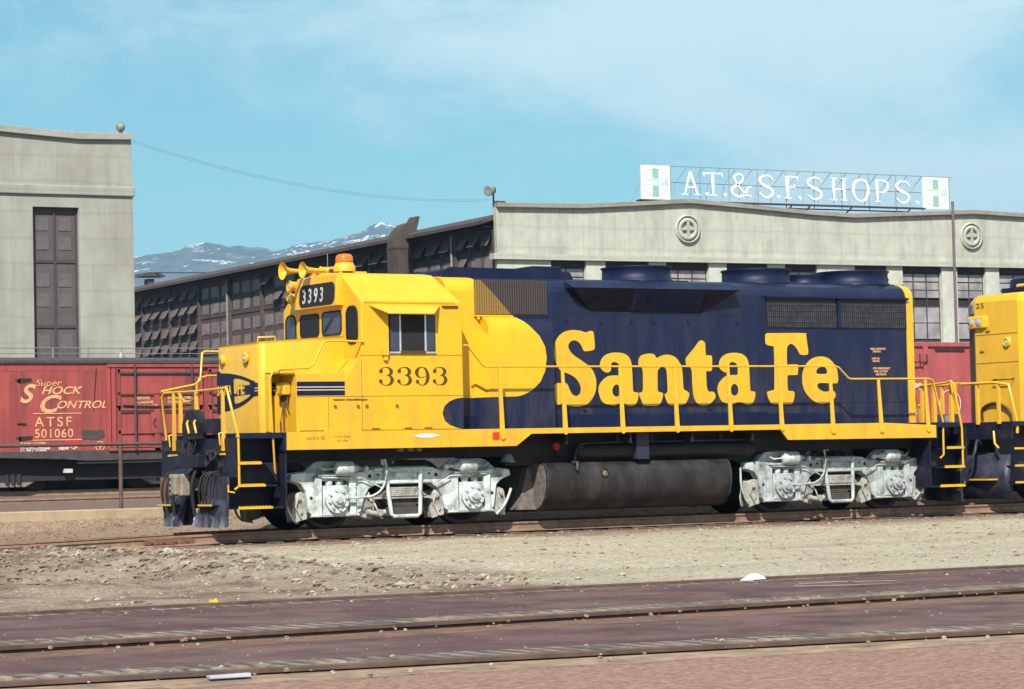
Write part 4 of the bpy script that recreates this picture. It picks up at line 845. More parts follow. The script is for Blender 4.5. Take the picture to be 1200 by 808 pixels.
# --- trucks
def truck(x0, mS, P_=None):
    P_ = P_ or E_
    T = bpy.data.objects.new('truck', None); COL.objects.link(T); T.parent = P_; T.location = Vector((x0+1.372, 0, .5)) - W[P_]; W[T] = Vector((x0+1.372,0,.5))
    out = [(-.86,.86),(-.84,.97),(-.58,1.0),(-.3,.97),(.3,.97),(.62,1.0),(.85,1.05),(1.9,1.05),(2.12,1.0),(2.44,.97),(3.05,.97),(3.32,1.0),(3.58,.97),(3.60,.86),(3.42,.80),(3.30,.70),(3.24,.30),(3.16,.22),(3.03,.22),(3.02,.84),(2.47,.84),(2.46,.22),(2.33,.22),(2.22,.30),(2.16,.52),(2.06,.68),(1.90,.76),(.84,.76),(.68,.68),(.58,.52),(.52,.30),(.41,.22),(.28,.22),(.27,.84),(-.28,.84),(-.29,.22),(-.42,.22),(-.50,.30),(-.56,.66),(-.66,.80)]
    out = [(x0+x,z) for x,z in out]
    for s in (-1, 1):
        y0, y1 = (-1.13,-.98) if s < 0 else (.98,1.13)
        MB().prism(out, 'y', y0, y1).build('side_frame', mS, T, bevel=.014)
        for ax in (0,2.743): MB().prism([(x0+ax-.56,.96),(x0+ax-.36,1.12),(x0+ax-.28,1.16),(x0+ax+.28,1.16),(x0+ax+.40,1.12),(x0+ax+.60,.96)],'y',.94 if s > 0 else -1.03,1.03 if s > 0 else -.94).build('spring_pocket', M_silver_d, T, bevel=.02)  # darker silver puts the shade of the set-back pocket into its colour
        yo = -1.13*1 if s < 0 else 1.13
        o = -1 if s < 0 else 1
        # upper flange of frame + pockets
        b = MB().box(x0+.78,x0+1.97,min(yo,yo+.05*o),max(yo,yo+.05*o),1.0,1.04); b.box(x0+.8,x0+1.95,min(yo,yo+.04*o),max(yo,yo+.04*o),.765,.80)
        for ax in (0,2.743):
            b.box(x0+ax-.40,x0+ax-.27,min(yo,yo+.05*o),max(yo,yo+.05*o),.24,.92); b.box(x0+ax+.27,x0+ax+.40,min(yo,yo+.05*o),max(yo,yo+.05*o),.24,.92)
            b.box(x0+ax-.36,x0+ax+.36,min(yo,yo+.09*o),max(yo,yo+.09*o),.92,.96)
        b.build('frame_rib', mS, T, bevel=.01)
        for ax in (0,2.743):
            cx = x0+ax; jb = MB().box(cx-.24,cx+.24,min(.95*o,1.17*o),max(.95*o,1.17*o),.28,.76); jb.cyl((cx,1.15*o,.51),(cx,1.25*o,.51), .225, .215, 20)
            jb.prism([(cx-.26,.26),(cx+.26,.26),(cx+.20,.34),(cx-.20,.34)],'y',min(1.0*o,1.19*o),max(1.0*o,1.19*o))
            J = jb.build('journal_box', mS, T, bevel=.015)
            b = MB().cyl((cx,1.24*o,.51),(cx,1.30*o,.51),.125,.12,n=18); b.cyl((cx,1.29*o,.51),(cx,1.34*o,.51),.07,.06,n=14)
            for k in range(8): a = k*math.pi/4+.2; b.cyl((cx+.172*math.cos(a),1.245*o,.51+.172*math.sin(a)),(cx+.172*math.cos(a),1.285*o,.51+.172*math.sin(a)), .026, n=6)
            b.build('bearing_cap', mS, J)
            b = MB()
            for k in (-1,1): b.sphere((cx+k*.10,1.10*o,.80), .075, 6)
            b.build('spring_cap', M_silver, J)
            MB().tube([(cx-.48,1.16*o,.235),(cx+.46,1.16*o,.235)], .024).build('pedestal_tie', mS, T)
            # brake cylinder on top of the frame
            c2 = cx+(.16 if ax == 0 else -.12); dd = 1 if ax == 0 else -1
            cyl_ = MB().lathe([(0,0),(.10,.01),(.125,.04),(.13,.30),(.125,.34),(.07,.36),(.055,.46),(.03,.47),(.03,.60),(0,.60)], (c2-dd*.2,1.22*o,1.05), (dd,0,0), 20)
            cyl_.tube([(c2-dd*.2,1.2*o,1.05),(c2-dd*.4,1.18*o,1.04),(c2-dd*.5,1.15*o,1.10)], .016, 6); cyl_.sphere((c2+dd*.42,1.22*o,1.04), .055, 6)
            cyl_.box(c2-.10,c2+.10,min(1.05*o,1.2*o),max(1.05*o,1.2*o),.93,1.0)
            cyl_.build('brake_cylinder', M_silver, T)
            # brake shoes either side of the wheel
            for dd in (-1, 1):
                sx = cx+dd*.66; b = MB().prism([(sx-dd*.14,.20),(sx+dd*.10,.14),(sx+dd*.13,.32),(sx+dd*.06,.62),(sx-dd*.04,.66),(sx-dd*.10,.60)], 'y', min(.80*o,1.06*o), max(.80*o,1.06*o))
                b.cyl((sx,1.06*o,.32),(sx,1.10*o,.32), .05, n=10); b.cyl((sx+dd*.02,1.06*o,.55),(sx+dd*.02,1.11*o,.55), .04, n=10)
                b.tube([(sx+dd*.03,1.09*o,.62),(sx+dd*.09,1.1*o,.4),(sx-dd*.02,1.1*o,.2)], .02, 6); b.build('brake_shoe', M_shoe, T, bevel=.01)
        b = MB()
        for hx, hz, hr in ((.70,.905,.035),(.86,.93,.022),(1.9,.93,.022),(2.04,.905,.035),(-.46,.55,.03),(3.2,.55,.03)): b.cyl((x0+hx,yo-.002*o,hz),(x0+hx,yo+.004*o,hz), hr, n=12)
        b.each('frame_hole', M_dark, T)
        b = MB().tube([(x0-.3,1.20*o,.90),(x0+.5,1.20*o,.88),(x0+.9,1.19*o,.70)], .012, 5); b.build('sand_pipe', mS, T)
        b = MB().tube([(x0+2.0,1.19*o,.72),(x0+2.3,1.20*o,.88),(x0+3.05,1.20*o,.90)], .012, 5); b.build('sand_pipe', mS, T)
        # spring hanger U and elliptic springs
        MB().tube([(x0+1.0,1.17*o,1.03),(x0+1.03,1.2*o,.6),(x0+1.07,1.22*o,.23),(x0+1.12,1.22*o,.185),(x0+1.60,1.22*o,.185),(x0+1.655,1.22*o,.23),(x0+1.68,1.2*o,.6),(x0+1.70,1.17*o,1.03)], .038).build('spring_hanger', mS, T)
        MB().tube([(x0+.98,1.17*o,1.0),(x0+1.72,1.17*o,.98)], .022).build('hanger_rod', mS, T)
        b = MB().box(x0+.80,x0+1.95,min(.96*o,1.14*o),max(.96*o,1.14*o),.50,.54)
        for k in range(5): b.box(x0+.93+.04*k,x0+1.82-.04*k,min(.98*o,1.16*o),max(.98*o,1.16*o),.545+.032*k,.572+.032*k)
        b.build('leaf_spring', M_shoe, T); b = MB()
        for k in range(4): b.box(x0+.95+.05*k,x0+1.80-.05*k,min(.9*o,1.08*o),max(.9*o,1.08*o),.495-.034*(k+1),.495-.034*k-.006)
        b.box(x0+1.05,x0+1.68,min(.85*o,1.08*o),max(.85*o,1.08*o),.20,.35); b.build('spring_plank', M_spring, T)
        b = MB().tube([(x0+.62,1.15*o,.28),(x0+.80,1.16*o,.235),(x0+.98,1.15*o,.27)], .05, 8); b.cyl((x0+.86,1.1*o,.26),(x0+.86,1.22*o,.26), .06, n=10); b.build('slack_adjuster', M_shoe, T)
        MB().tube([(x0+.70,1.15*o,.5),(x0+.76,1.18*o,.42),(x0+.86,1.18*o,.2),(x0+.92,1.16*o,.16)], .017, 6).build('safety_strap', mS, T)
        MB().tube(catmull([(x0+.95,1.24*o,1.20),(x0+.97,1.26*o,.95),(x0+.88,1.27*o,.70),(x0+.70,1.27*o,.57),(x0+.45,1.27*o,.54),(x0+.2,1.27*o,.53)],5,closed=False), .02, 7).build('speed_cable' if x0 < 5 else 'sand_pipe', M_silver if x0 < 5 else mS, T)
        MB().tube(catmull([(x0+3.62,1.1*o,.62),(x0+3.56,1.12*o,.5),(x0+3.46,1.12*o,.32),(x0+3.30,1.1*o,.16)],4,closed=False), .026, 7).build('sand_hose', mS, T)
        MB().tube(catmull([(x0-.90,1.0*o,.9),(x0-.92,1.05*o,.5),(x0-.80,1.08*o,.2),(x0-.62,.9*o,.12)],4,closed=False), .022, 7).build('sand_hose', mS, T)
    for ax in (0,2.743):
        cx = x0+ax; ws = MB().cyl((cx,-.95,.51),(cx,.95,.51), .09, n=14).build('axle', M_blk, T)
        for s in (-1, 1):
            MB().lathe([(.09,.62),(.40,.64),(.44,.69),(.545,.69),(.545,.715),(.515,.735),(.505,.82),(.44,.82),(.40,.76),(.15,.76),(.12,.80),(.09,.80)], (cx,0,.508), (0,s,0), 40).build('wheel', M_wheel, ws)
        MB().box(cx-.42,cx+.42,-.6,.6,.32,.9).build('traction_motor', M_blk, T)
    MB().box(x0+.9,x0+1.85,-.97,.97,.55,1.0).build('bolster', M_blk, T)
    return T
truck(0, M_silver); truck(9.754, M_silver_d)

# ================================================================ second locomotive, only its end in the frame
E2 = thing('diesel_locomotive', 'second locomotive at the right edge of which only the yellow end shows', 'locomotive', (22, 0, 0))
he = [(16.43,.95),(16.20,.52),(16.20,-.82),(16.28,-.95),(29,-.95),(29,.95)]
b = MB(); n = len(he)
A = [(x,y,1.69) for x,y in he]; B1 = [(x,y,4.24) for x,y in he]; C1 = [(x+(.10 if x < 20 else 0),y*.9,4.40) for x,y in he]
b.add(A+B1, [(i,(i+1) % n,(i+1) % n+n,i+n) for i in range(n)]); b.add(B1+C1, [(i,(i+1) % n,(i+1) % n+n,i+n) for i in range(n)]); b.add(C1, [tuple(range(n))])
h2 = b.build('long_hood', M_yel, E2, bevel=.05)
MB().box(17.0,29,-.55,.55,4.40,4.56).build('roof_hatch', M_blu, E2); MB().tube([(16.5,-.5,4.55),(17.2,-.5,4.62),(29,-.5,4.62)], .03).build('roof_rail', M_yel, E2)
b = MB().prism([(16.12,.68),(16.26,.70),(16.4,.5),(16.3,.08),(16.2,.08),(16.12,.20)], 'z', 3.68, 3.96); hl2 = b.build('headlight_housing', M_yel, h2, bevel=.08, seg=3)
b = MB()
for y in (.55,.33): b.lathe([(.0,0),(.09,.015),(.10,.03)], (16.10,y,3.82), (1,0,0), 16)
b.each('lens', M_lens, hl2)
MB().hexa([(16.416,.952,1.7),(16.186,.527,1.7),(16.21,.52,1.7),(16.44,.945,1.7),(16.416,.952,4.0),(16.186,.527,4.0),(16.21,.52,4.0),(16.44,.945,4.0)]).build('dark_corner_panel', M_dkbrown, h2)  # far corner panel coloured dark brown against the yellow hood
outline('number_board', [rr2(-.20,.20,-.10,.10,.03)], M_grey, h2, Matrix(((-.455,0,-.89,16.30),(-.89,0,.455,.745),(0,1,0,4.11),(0,0,0,1))), .02)
text('number', '25', .15, M_brown, h2, plane_mx(16.195,.47,4.12), sx=1.7, spacing=1.1)
b = MB().lathe([(.12,0),(.10,.04),(.07,.06),(.06,.03)], (16.2,-.48,3.36), (-1,0,0), 18); cl = b.build('class_light', M_yel, h2); MB().lathe([(.06,0),(.01,.03)], (16.16,-.48,3.36), (-1,0,0), 12).build('lens', M_lens, cl)
b = MB()
for z in (2.95,3.55): b.box(16.19,16.21,-.80,.5,z,z+.008)
for z,y in ((3.62,.1),(3.2,.3),(2.55,.0)): b.box(16.17,16.21,y-.06,y+.06,z,z+.03)
b.each('panel_seam', bpy.data.materials['yellow_seam'], h2)
b = MB()
for z in (2.0,2.35,2.7,3.05,3.4): b.tube([(16.60,.93,z),(16.50,.99,z),(16.40,.84,z),(16.44,.78,z)], .012, 6)
b.tube([(16.2,-.1,2.60),(16.1,-.1,2.58),(16.1,-.65,2.58),(16.2,-.65,2.6)], .013, 6); b.each('grab_iron', M_blk, h2)
MB().tube(catmull([(16.19,.35,1.75),(16.16,.3,2.0),(16.15,-.1,2.1),(16.16,-.5,1.95),(16.19,-.55,1.72)],4,closed=False), .03, 7).build('conduit', M_brown, h2)
for s in (-1,1): MB().box(16.1,29,min(1.545*s,1.585*s),max(1.545*s,1.585*s),1.40,1.70).build('side_sill', M_yel, E2)
MB().box(15.35,29,-1.54,1.54,1.60,1.695).build('walkway_deck', M_blu, E2); MB().box(15.6,29,-.62,.62,1.06,1.595).build('frame', M_blk, E2)
b = MB().box(15.30,15.35,-1.53,1.53,1.34,1.64); b.build('end_plate', M_pilot, E2)
# rounded plow pilot and the canister above the coupler
pp = [(15.05+.30*(abs(y)/1.35)**2, y) for y in [-1.35+.15*i for i in range(19)]]
b = MB(); n = len(pp); A = [(x,y,.12) for x,y in pp]; B1 = [(x+.06,y,1.02) for x,y in pp]
b.add(A+B1, [(i,i+1,i+1+n,i+n) for i in range(n-1)], True); pl2 = b.build('plow', M_plast, E2)
so_ = pl2.modifiers.new('Solidify', 'SOLIDIFY'); so_.thickness = .03
b = MB()
for y in (-.5,-.2,.2,.5): b.cyl((15.04+.3*(y/1.35)**2,y,.78),(15.0+.3*(y/1.35)**2,y,.78), .025, n=8)
b.build('plow_bolt', M_blk, pl2)
b = MB().lathe([(.30,0),(.46,.10),(.46,.16),(.30,.40),(.27,.42)], (15.0,.1,1.14), (0,0,1), 24); b.lathe([(.27,0),(.27,.30),(.24,.32),(0,.32)], (15.0,.1,1.56), (0,0,1), 24); b.build('anticlimber', M_plast, E2)
b = MB().box(14.62,15.3,-.13,.13,.70,.98); b.build('coupler', M_rust, E2, bevel=.03)
b = MB()
for y in (-.7,.8): b.tube(catmull([(15.2,y,1.25),(15.0,y-.1,1.3),(14.85,y-.15,1.0),(14.7,y*.6,.5)],4,closed=False), .034, 7)
b.build('air_hose', M_plast, E2)
for s in (1,-1):
    y = -1.5*s
    MB().tube([(15.25,-.1*s,2.50),(15.25,-1.1*s,2.5),(15.28,y,2.45),(15.48,y,1.7),(15.48,y,1.45)], .03).build('corner_grab', M_yel, E2)
    MB().tube([(15.2,-1.1*s,1.5),(15.15,-1.18*s,1.25),(15.15,-1.3*s,1.15)], .025).build('uncoupling_lever', M_yel, E2)
    MB().tube([(15.48,y,1.45),(15.5,y,1.62),(15.45,y*.93,1.6)], .03).build('grab_foot', M_yel, E2)
    for yy in (.55,1.2): MB().box(15.24,15.30,-yy*s-.03,-yy*s+.03,1.65,2.5).build('front_stanchion', M_yel, E2)
    st = MB().box(15.36,16.2,min(-.95*s,-.92*s),max(-.95*s,-.92*s),.40,1.6).build('step_well', M_plast, E2)
    for z, d in ((1.15,.4),(.80,.5),(.46,.6)): MB().box(15.36,15.36+d,min(-1.53*s,-1.1*s),max(-1.53*s,-1.1*s),z-.03,z).build('step_plate', M_blu, st); MB().box(15.36,15.36+d,min(-1.55*s,-1.53*s),max(-1.55*s,-1.53*s),z-.03,z+.01).build('tread_edge', M_yel, st)
for s in (-1,1): MB().box(15.02,15.3,s*.8-.3,s*.8+.3,.50,.53).build('foot_board', M_yel, E2)
truck(17.9, M_silver_d, E2)
b = MB().prism(tp, 'x', 22.2, 26.2); tk2 = b.build('fuel_tank', M_grime, E2); tk2.data.set_sharp_from_angle(angle=R(40))
for s in (1,-1):
    y = -1.535*s; hr = MB().tube([(16.1,y,2.57),(17.2,y,2.57),(17.6,y,2.82),(28.9,y,2.82)], .019).build('handrail', M_yel, E2)
    for x in (16.5,17.9,19.2,20.5,21.8,23.1,24.4,25.7,27,28.3):
        zt = 2.82 if x > 17.5 else 2.57; yb = -1.59*s
        MB().hexa([(x-.05,yb-.02*s,1.555),(x+.05,yb-.02*s,1.555),(x+.05,yb,1.555),(x-.05,yb,1.555),(x-.027,y-.012,zt),(x+.027,y-.012,zt),(x+.027,y+.012,zt),(x-.027,y+.012,zt)]).build('stanchion', M_yel, hr)
b = MB()
for x in (17.2,17.9,18.6,19.3,20,20.7,21.4,22.1,22.8,23.5,24.2,24.9,25.6,26.3): b.box(x-.004,x+.004,-.956,-.94,2.1,3.7)
b.each('door_seam', bpy.data.materials['yellow_seam'], h2)
for x0_, x1_ in ((16.9,18.6),(18.8,20.5)): MB().box(x0_,x1_,-.965,-.94,3.72,4.14).build('radiator_screen', M_screen, h2)
for x in (17.7,20.2): MB().lathe([(.72,0),(.70,.24),(.64,.24),(.64,.05)], (x,0,4.5), (0,0,1), 28).build('roof_fan', M_blu, E2)

# ================================================================ red boxcar with double plug doors (left)
BY = 38.0
def freight_truck(b_parent, x, y, z):
    T = bpy.data.objects.new('freight_truck', None); COL.objects.link(T); T.parent = b_parent; T.location = Vector((x,y,z)) - W[b_parent]; W[T] = Vector((x,y,z))
    for s in (-1,1):
        yy = y+s*1.0
        MB().prism([(x-1.15,z+.46),(x-1.0,z+.62),(x-.5,z+.66),(x-.3,z+.80),(x+.3,z+.80),(x+.5,z+.66),(x+1.0,z+.62),(x+1.15,z+.46),(x+.75,z+.34),(x+.42,z+.16),(x-.42,z+.16),(x-.75,z+.34)],'y',yy-.07,yy+.07).build('side_frame', M_grey, T, bevel=.02)
        b = MB()
        for k in (-.2,0,.2): b.cyl((x+k,yy-.09,z+.25),(x+k,yy-.09,z+.55), .075, n=10)
        b.build('spring', M_carhole, T)
    for ax in (-.84,.84):
        for s in (-1,1): MB().lathe([(.05,.62),(.38,.65),(.46,.69),(.44,.82),(.1,.8)], (x+ax,y,z+.42), (0,s,0), 24).build('wheel', M_carhole, T)
    return T
bx = thing('boxcar', 'red boxcar with double plug doors and Super Shock Control lettering on its side', 'boxcar', (15.1, BY+1.5, .46), group='red boxcars in the upper yard')
x0, x1 = 6.6, 23.6
body = MB().box(x0,x1,BY,BY+3.0,1.72,4.58).build('body', M_car, bx)
MB().prism([(BY-.07,4.55),(BY-.07,4.64),(BY+.4,4.72),(BY+1.5,4.80),(BY+2.6,4.72),(BY+3.07,4.64),(BY+3.07,4.55)],'x',x0-.05,x1+.05).build('roof', M_cardark, bx)
MB().prism([(x0,1.73),(x1,1.73),(x1,1.60),(x1-3.2,1.46),(x1-4,1.40),(x0+4.6,1.40),(x0+3.9,1.46),(x0,1.60)],'y',BY-.05,BY+.02).build('side_sill', M_cardark, bx)
MB().box(x0+.5,x1-.5,BY+.4,BY+2.6,.78,1.72).build('underframe', M_carhole, bx)
b = MB(); b.box(11.0,14.5,BY+.15,BY+.25,1.30,1.36); b.box(14.7,15.2,BY+.15,BY+.25,1.30,1.36); b.build('brake_rod', M_grey, bx)
MB().box(10.55,10.85,BY+.2,BY+.3,1.02,1.15).build('brake_valve', mat('pale_casting', (.45,.42,.38), .7), bx)
b = MB(); x = 8.05
for x in (7.3,8.15,9.0,9.75,10.4,11.1,11.75): b.box(x-.03,x+.03,BY-.012,BY,1.74,4.55)
b.box(x0,12.0,BY-.008,BY,4.30,4.55); b.each('rivet_seam', M_car, body)
b = MB(); b.hexa([(11.5,BY-.014,3.0),(11.53,BY-.014,3.0),(11.53,BY,3.0),(11.5,BY,3.0),(11.62,BY-.014,4.4),(11.65,BY-.014,4.4),(11.65,BY,4.4),(11.62,BY,4.4)]); b.build('scrape', M_carhole, body)
# door posts, doors, rods
b = MB()
for x in (12.02,12.20,18.9): b.box(x-.07,x+.07,BY-.07,BY,1.74,4.5)
b.box(12.0,19.0,BY-.10,BY,4.42,4.52); b.box(12.0,19.0,BY-.12,BY,1.70,1.78); b.build('door_track', M_car, body)
for dx0, dx1 in ((12.30,15.35),(15.55,18.85)):
    d = MB().box(dx0,dx1,BY-.06,BY,1.82,4.38).build('plug_door', M_car, bx, bevel=.02)
    b = MB()
    for z in (1.86,2.30,3.05,3.55,4.30): b.box(dx0+.03,dx1-.03,BY-.11,BY-.06,z-.05,z+.05)
    for x in (dx0+.06,dx1-.06): b.box(x-.06,x+.06,BY-.11,BY-.06,1.82,4.38)
    w_ = (dx1-dx0)/2; b.box(dx0+w_-.22,dx0+w_-.02,BY-.12,BY-.06,1.7,3.55); b.box(dx0+w_-.35,dx0+w_+.10,BY-.14,BY-.06,2.25,2.95); b.build('door_rib', M_car, d)
    b = MB()
    for x in (dx0+.62,dx1-.40): b.tube([(x,BY-.16,1.70),(x,BY-.16,4.50)], .035, 6)
    b.box(dx0,dx1,BY-.11,BY-.06,3.10,3.16); b.box(dx0,dx1,BY-.10,BY-.06,2.93,2.97); b.box(dx0,dx1,BY-.12,BY-.105,4.2,4.26); b.box(dx0,dx1,BY-.12,BY-.105,3.52,3.55)
    b.tube([(dx0+.2,BY-.15,3.18),(dx0+w_-.2,BY-.15,3.13),(dx1-.2,BY-.15,3.2)], .03, 6); b.build('locking_rod', M_cardark, d)
    b = MB().tube([(dx0+w_+.06,BY-.17,2.9),(dx0+w_+.08,BY-.17,2.2)], .035, 6); b.tube([(dx0+w_-.2,BY-.15,2.75),(dx0+w_-.28,BY-.15,2.6),(dx0+w_-.2,BY-.15,2.45)], .03, 6); b.build('door_handle', M_cardark, d)
    for i, (tx, tw) in enumerate(((dx0+.68,.5),(dx0+w_+.25,.8))):
        for k, s in enumerate(('DO NOT OPEN' if i else 'BEFORE','DOOR UNTIL' if i else 'LOADING','LOAD IS SECURED' if i else 'READ PLATE')): text('door_stencil', s, .13, M_text, d, plane_y(tx,BY-.125,3.36-.13*k), bold=.004)
text('car_lettering', 'Super', .30, M_text, body, plane_y(9.52,BY-.016,3.82), shear=.3, sx=1.25)
text('car_lettering', 'S', .82, M_text, body, plane_y(8.98,BY-.016,3.30), shear=.35, bold=.02, sx=1.1)
text('car_lettering', 'HOCK', .34, M_text, body, plane_y(9.72,BY-.016,3.56), shear=.3, bold=.008, sx=1.35)
text('car_lettering', 'C', .78, M_text, body, plane_y(9.58,BY-.018,2.98), shear=.35, bold=.02, sx=1.2)
text('car_lettering', 'ONTROL', .34, M_text, body, plane_y(10.22,BY-.016,3.10), shear=.3, bold=.006, sx=1.25)
text('car_lettering', 'ATSF', .44, M_text, body, plane_y(9.50,BY-.016,2.52), bold=.004, sx=1.05, spacing=1.35)
text('car_lettering', '501060', .40, M_text, body, plane_y(9.48,BY-.016,2.16), bold=.003, spacing=1.13)
b = MB(); b.box(9.45,11.1,BY-.016,BY-.006,2.92,2.95); b.box(9.42,11.1,BY-.016,BY-.006,2.07,2.10); b.build('lettering_bar', M_text, body)
for i, (s, z, x) in enumerate((('CAPY 151000',1.97,9.0),('LD LMT 144700',1.85,9.0),('LT WT 75300',1.73+.04,9.0))): text('car_stencil', s, .15, M_text if i < 1 else M_textw, body, plane_y(x,BY-.016,z-.06), bold=.008)
text('car_stencil', 'NEW 6-76', .15, M_textw, body, plane_y(10.3,BY-.016,1.76), bold=.008)
outline('repainted_patch', [[(11.1,2.10),(11.75,2.08),(11.88,2.16),(11.88,2.38),(11.1,2.38)]], M_cardark, body, plane_y(0,BY-.014,0), .004)
outline('stencil_patch', [[(10.5,1.98),(10.98,1.98),(10.98,2.06),(10.5,2.06)]], M_red, body, plane_y(0,BY-.014,0), .004)
outline('stencil_patch', [[(10.5,1.80),(10.98,1.80),(10.98,1.92),(10.5,1.92)]], M_red, body, plane_y(0,BY-.013,0), .003)
em_ = outline('car_emblem', [disc2(11.72,1.86,.165,24), disc2(11.72,1.86,.135,24)], M_text, body, plane_y(0,BY-.016,0), .004)
outline('car_emblem', [[(11.60,1.84),(11.84,1.84),(11.84,1.88),(11.60,1.88)]], M_text, body, plane_y(0,BY-.016,0), .004); outline('car_emblem', [[(11.70,1.745),(11.74,1.745),(11.74,1.975),(11.70,1.975)]], M_text, body, plane_y(0,BY-.0165,0), .004)
for k, (yy, rr_) in enumerate(((3.42,.13),(3.15,.12),(2.86,.11))): outline('car_emblem', [disc2(16.62,yy,rr_,20), disc2(16.62,yy,rr_*.55,14)], M_textw, bx, plane_y(0,BY-.13,0), .004)
for z in (4.0,2.15):
    b = MB().prism([(9.0+.0,z-.10),(9.42,z-.03),(9.42,z+.07),(9.0,z+.06),(8.85,z)],'y',BY-.012,BY-.002); b.build('soot_patch', M_carhole, body)
MB().tube([(8.9,BY-.03,2.62),(9.2,BY-.05,2.62)], .02, 5).build('grab_iron', M_carhole, body)
freight_truck(bx, 8.9, BY+1.5, .46); freight_truck(bx, 21.2, BY+1.5, .46); freight_truck(bx, 14.2, BY+1.6, .44)
tag(MB().box(-30,70,43.2,44.2,.2,1.62).build('dark_backing', M_cardark), 'added dark platform behind the red boxcars', 'backing')  # unseen block, added so the view beneath the cars stays black
# pipe rail behind the cars
t = thing('pipe_line', 'thin grey pipe line with small domes running above the boxcar roof', 'pipe', (12,45,.3))
MB().tube([(-10,45,5.36),(40,45,5.40)], .016).build('pipe', M_grey, t); MB().tube([(-10,45,5.18),(40,45,5.20)], .014).build('pipe', M_grey, t)
for x, r_ in ((12.9,.06),(14.2,.06),(15.45,.22)):
    MB().cyl((x,45,.3),(x,45,5.4), .03, n=8).build('post', M_grey, t)
MB().lathe([(.16,0),(.13,.12),(.07,.2),(.04,.28),(.03,.42)], (15.45,45,5.0), (0,0,1), 14).build('dome', M_grey, t)

# second red car at the right, between the two locomotives
hx = thing('boxcar', 'tall faded red ribbed freight car seen between the two locomotives', 'boxcar', (48.5, BY+1.5, .46), group='red boxcars in the upper yard')
body2 = MB().box(36.5,54,BY,BY+3.0,1.5,5.24).build('body', M_carpink, hx)
MB().box(36.45,54.05,BY-.08,BY+3.08,5.20,5.36).build('top_chord', M_carpink, hx); MB().box(36.5,54,BY-.1,BY,1.3,1.62).build('side_sill', M_cardark, hx)
b = MB()
for x in (37.5,39.2,40.9,42.6,44.3,46.35,48.75,51,53): b.box(x-.10,x+.10,BY-.12,BY,1.6,5.2)
b.each('side_post', M_carpink, body2)
b = MB()
for x in (45.9,46.25): b.tube([(x-.2,BY-.16,4.55),(x+.1,BY-.18,4.6),(x+.1,BY-.16,4.9)], .03, 6)
b.box(46.9,48.4,BY-.05,BY,5.02,5.1); b.build('latch', M_carhole, body2)
text('car_lettering', '90', .34, M_textw, body2, plane_y(45.75,BY-.02,3.52), bold=.02, sx=1.3)
text('car_lettering', 'S H', .34, M_textw, body2, plane_y(45.72,BY-.02,2.50), bold=.01); text('car_lettering', '1', .34, M_textw, body2, plane_y(46.15,BY-.02,1.98), bold=.01)
b = MB(); b.box(45.6,46.3,BY-.02,BY-.005,2.88,2.92); b.build('lettering_bar', M_textw, body2)
outline('car_emblem', [disc2(47.6,2.95,.55,30), disc2(47.6,2.95,.51,30)], M_textw, body2, plane_y(0,BY-.02,0), .004)
freight_truck(hx, 39.5, BY+1.5, .46); freight_truck(hx, 51, BY+1.5, .46)

# ================================================================ shop building
BA = -.0642
SH = thing('shop_building', 'long railway shop with pale concrete gable front and dark windowed side wall', 'building', (65.5336, 102.3297, 0), BA, local=True)
def profile(pts, x):
    for a, b_ in zip(pts, pts[1:]):
        if a[0] <= x <= b_[0]: return a[1]+(b_[1]-a[1])*(x-a[0])/(b_[0]-a[0])
top = [(-.05,17.53),(6.2,17.60),(9.5,17.80),(14.3,18.14),(19.5,17.86),(24,17.58),(27.6,17.46),(31.5,17.66),(37.8,17.96),(43,17.80),(48,17.60),(53,17.55),(60,17.9),(74,17.5)]
# parapet wall
b = MB().prism([(0,14.25)] + [(74,14.25)] + [(x,z-.25) for x,z in reversed(top)], 'y', 0, .38); b.build('parapet', M_conc, SH)
MB().prism([(x,z-.27) for x,z in top]+[(x,z) for x,z in reversed(top)], 'y', -.30, .45).build('cornice', M_cornice, SH)
b = MB().prism([(x-.35 if x < 1 else x, z) for x,z in [(0,14.3),(74,14.3),(74,13.92),(0,13.92)]], 'y', -.22, .42); b.build('string_course', M_conc, SH)
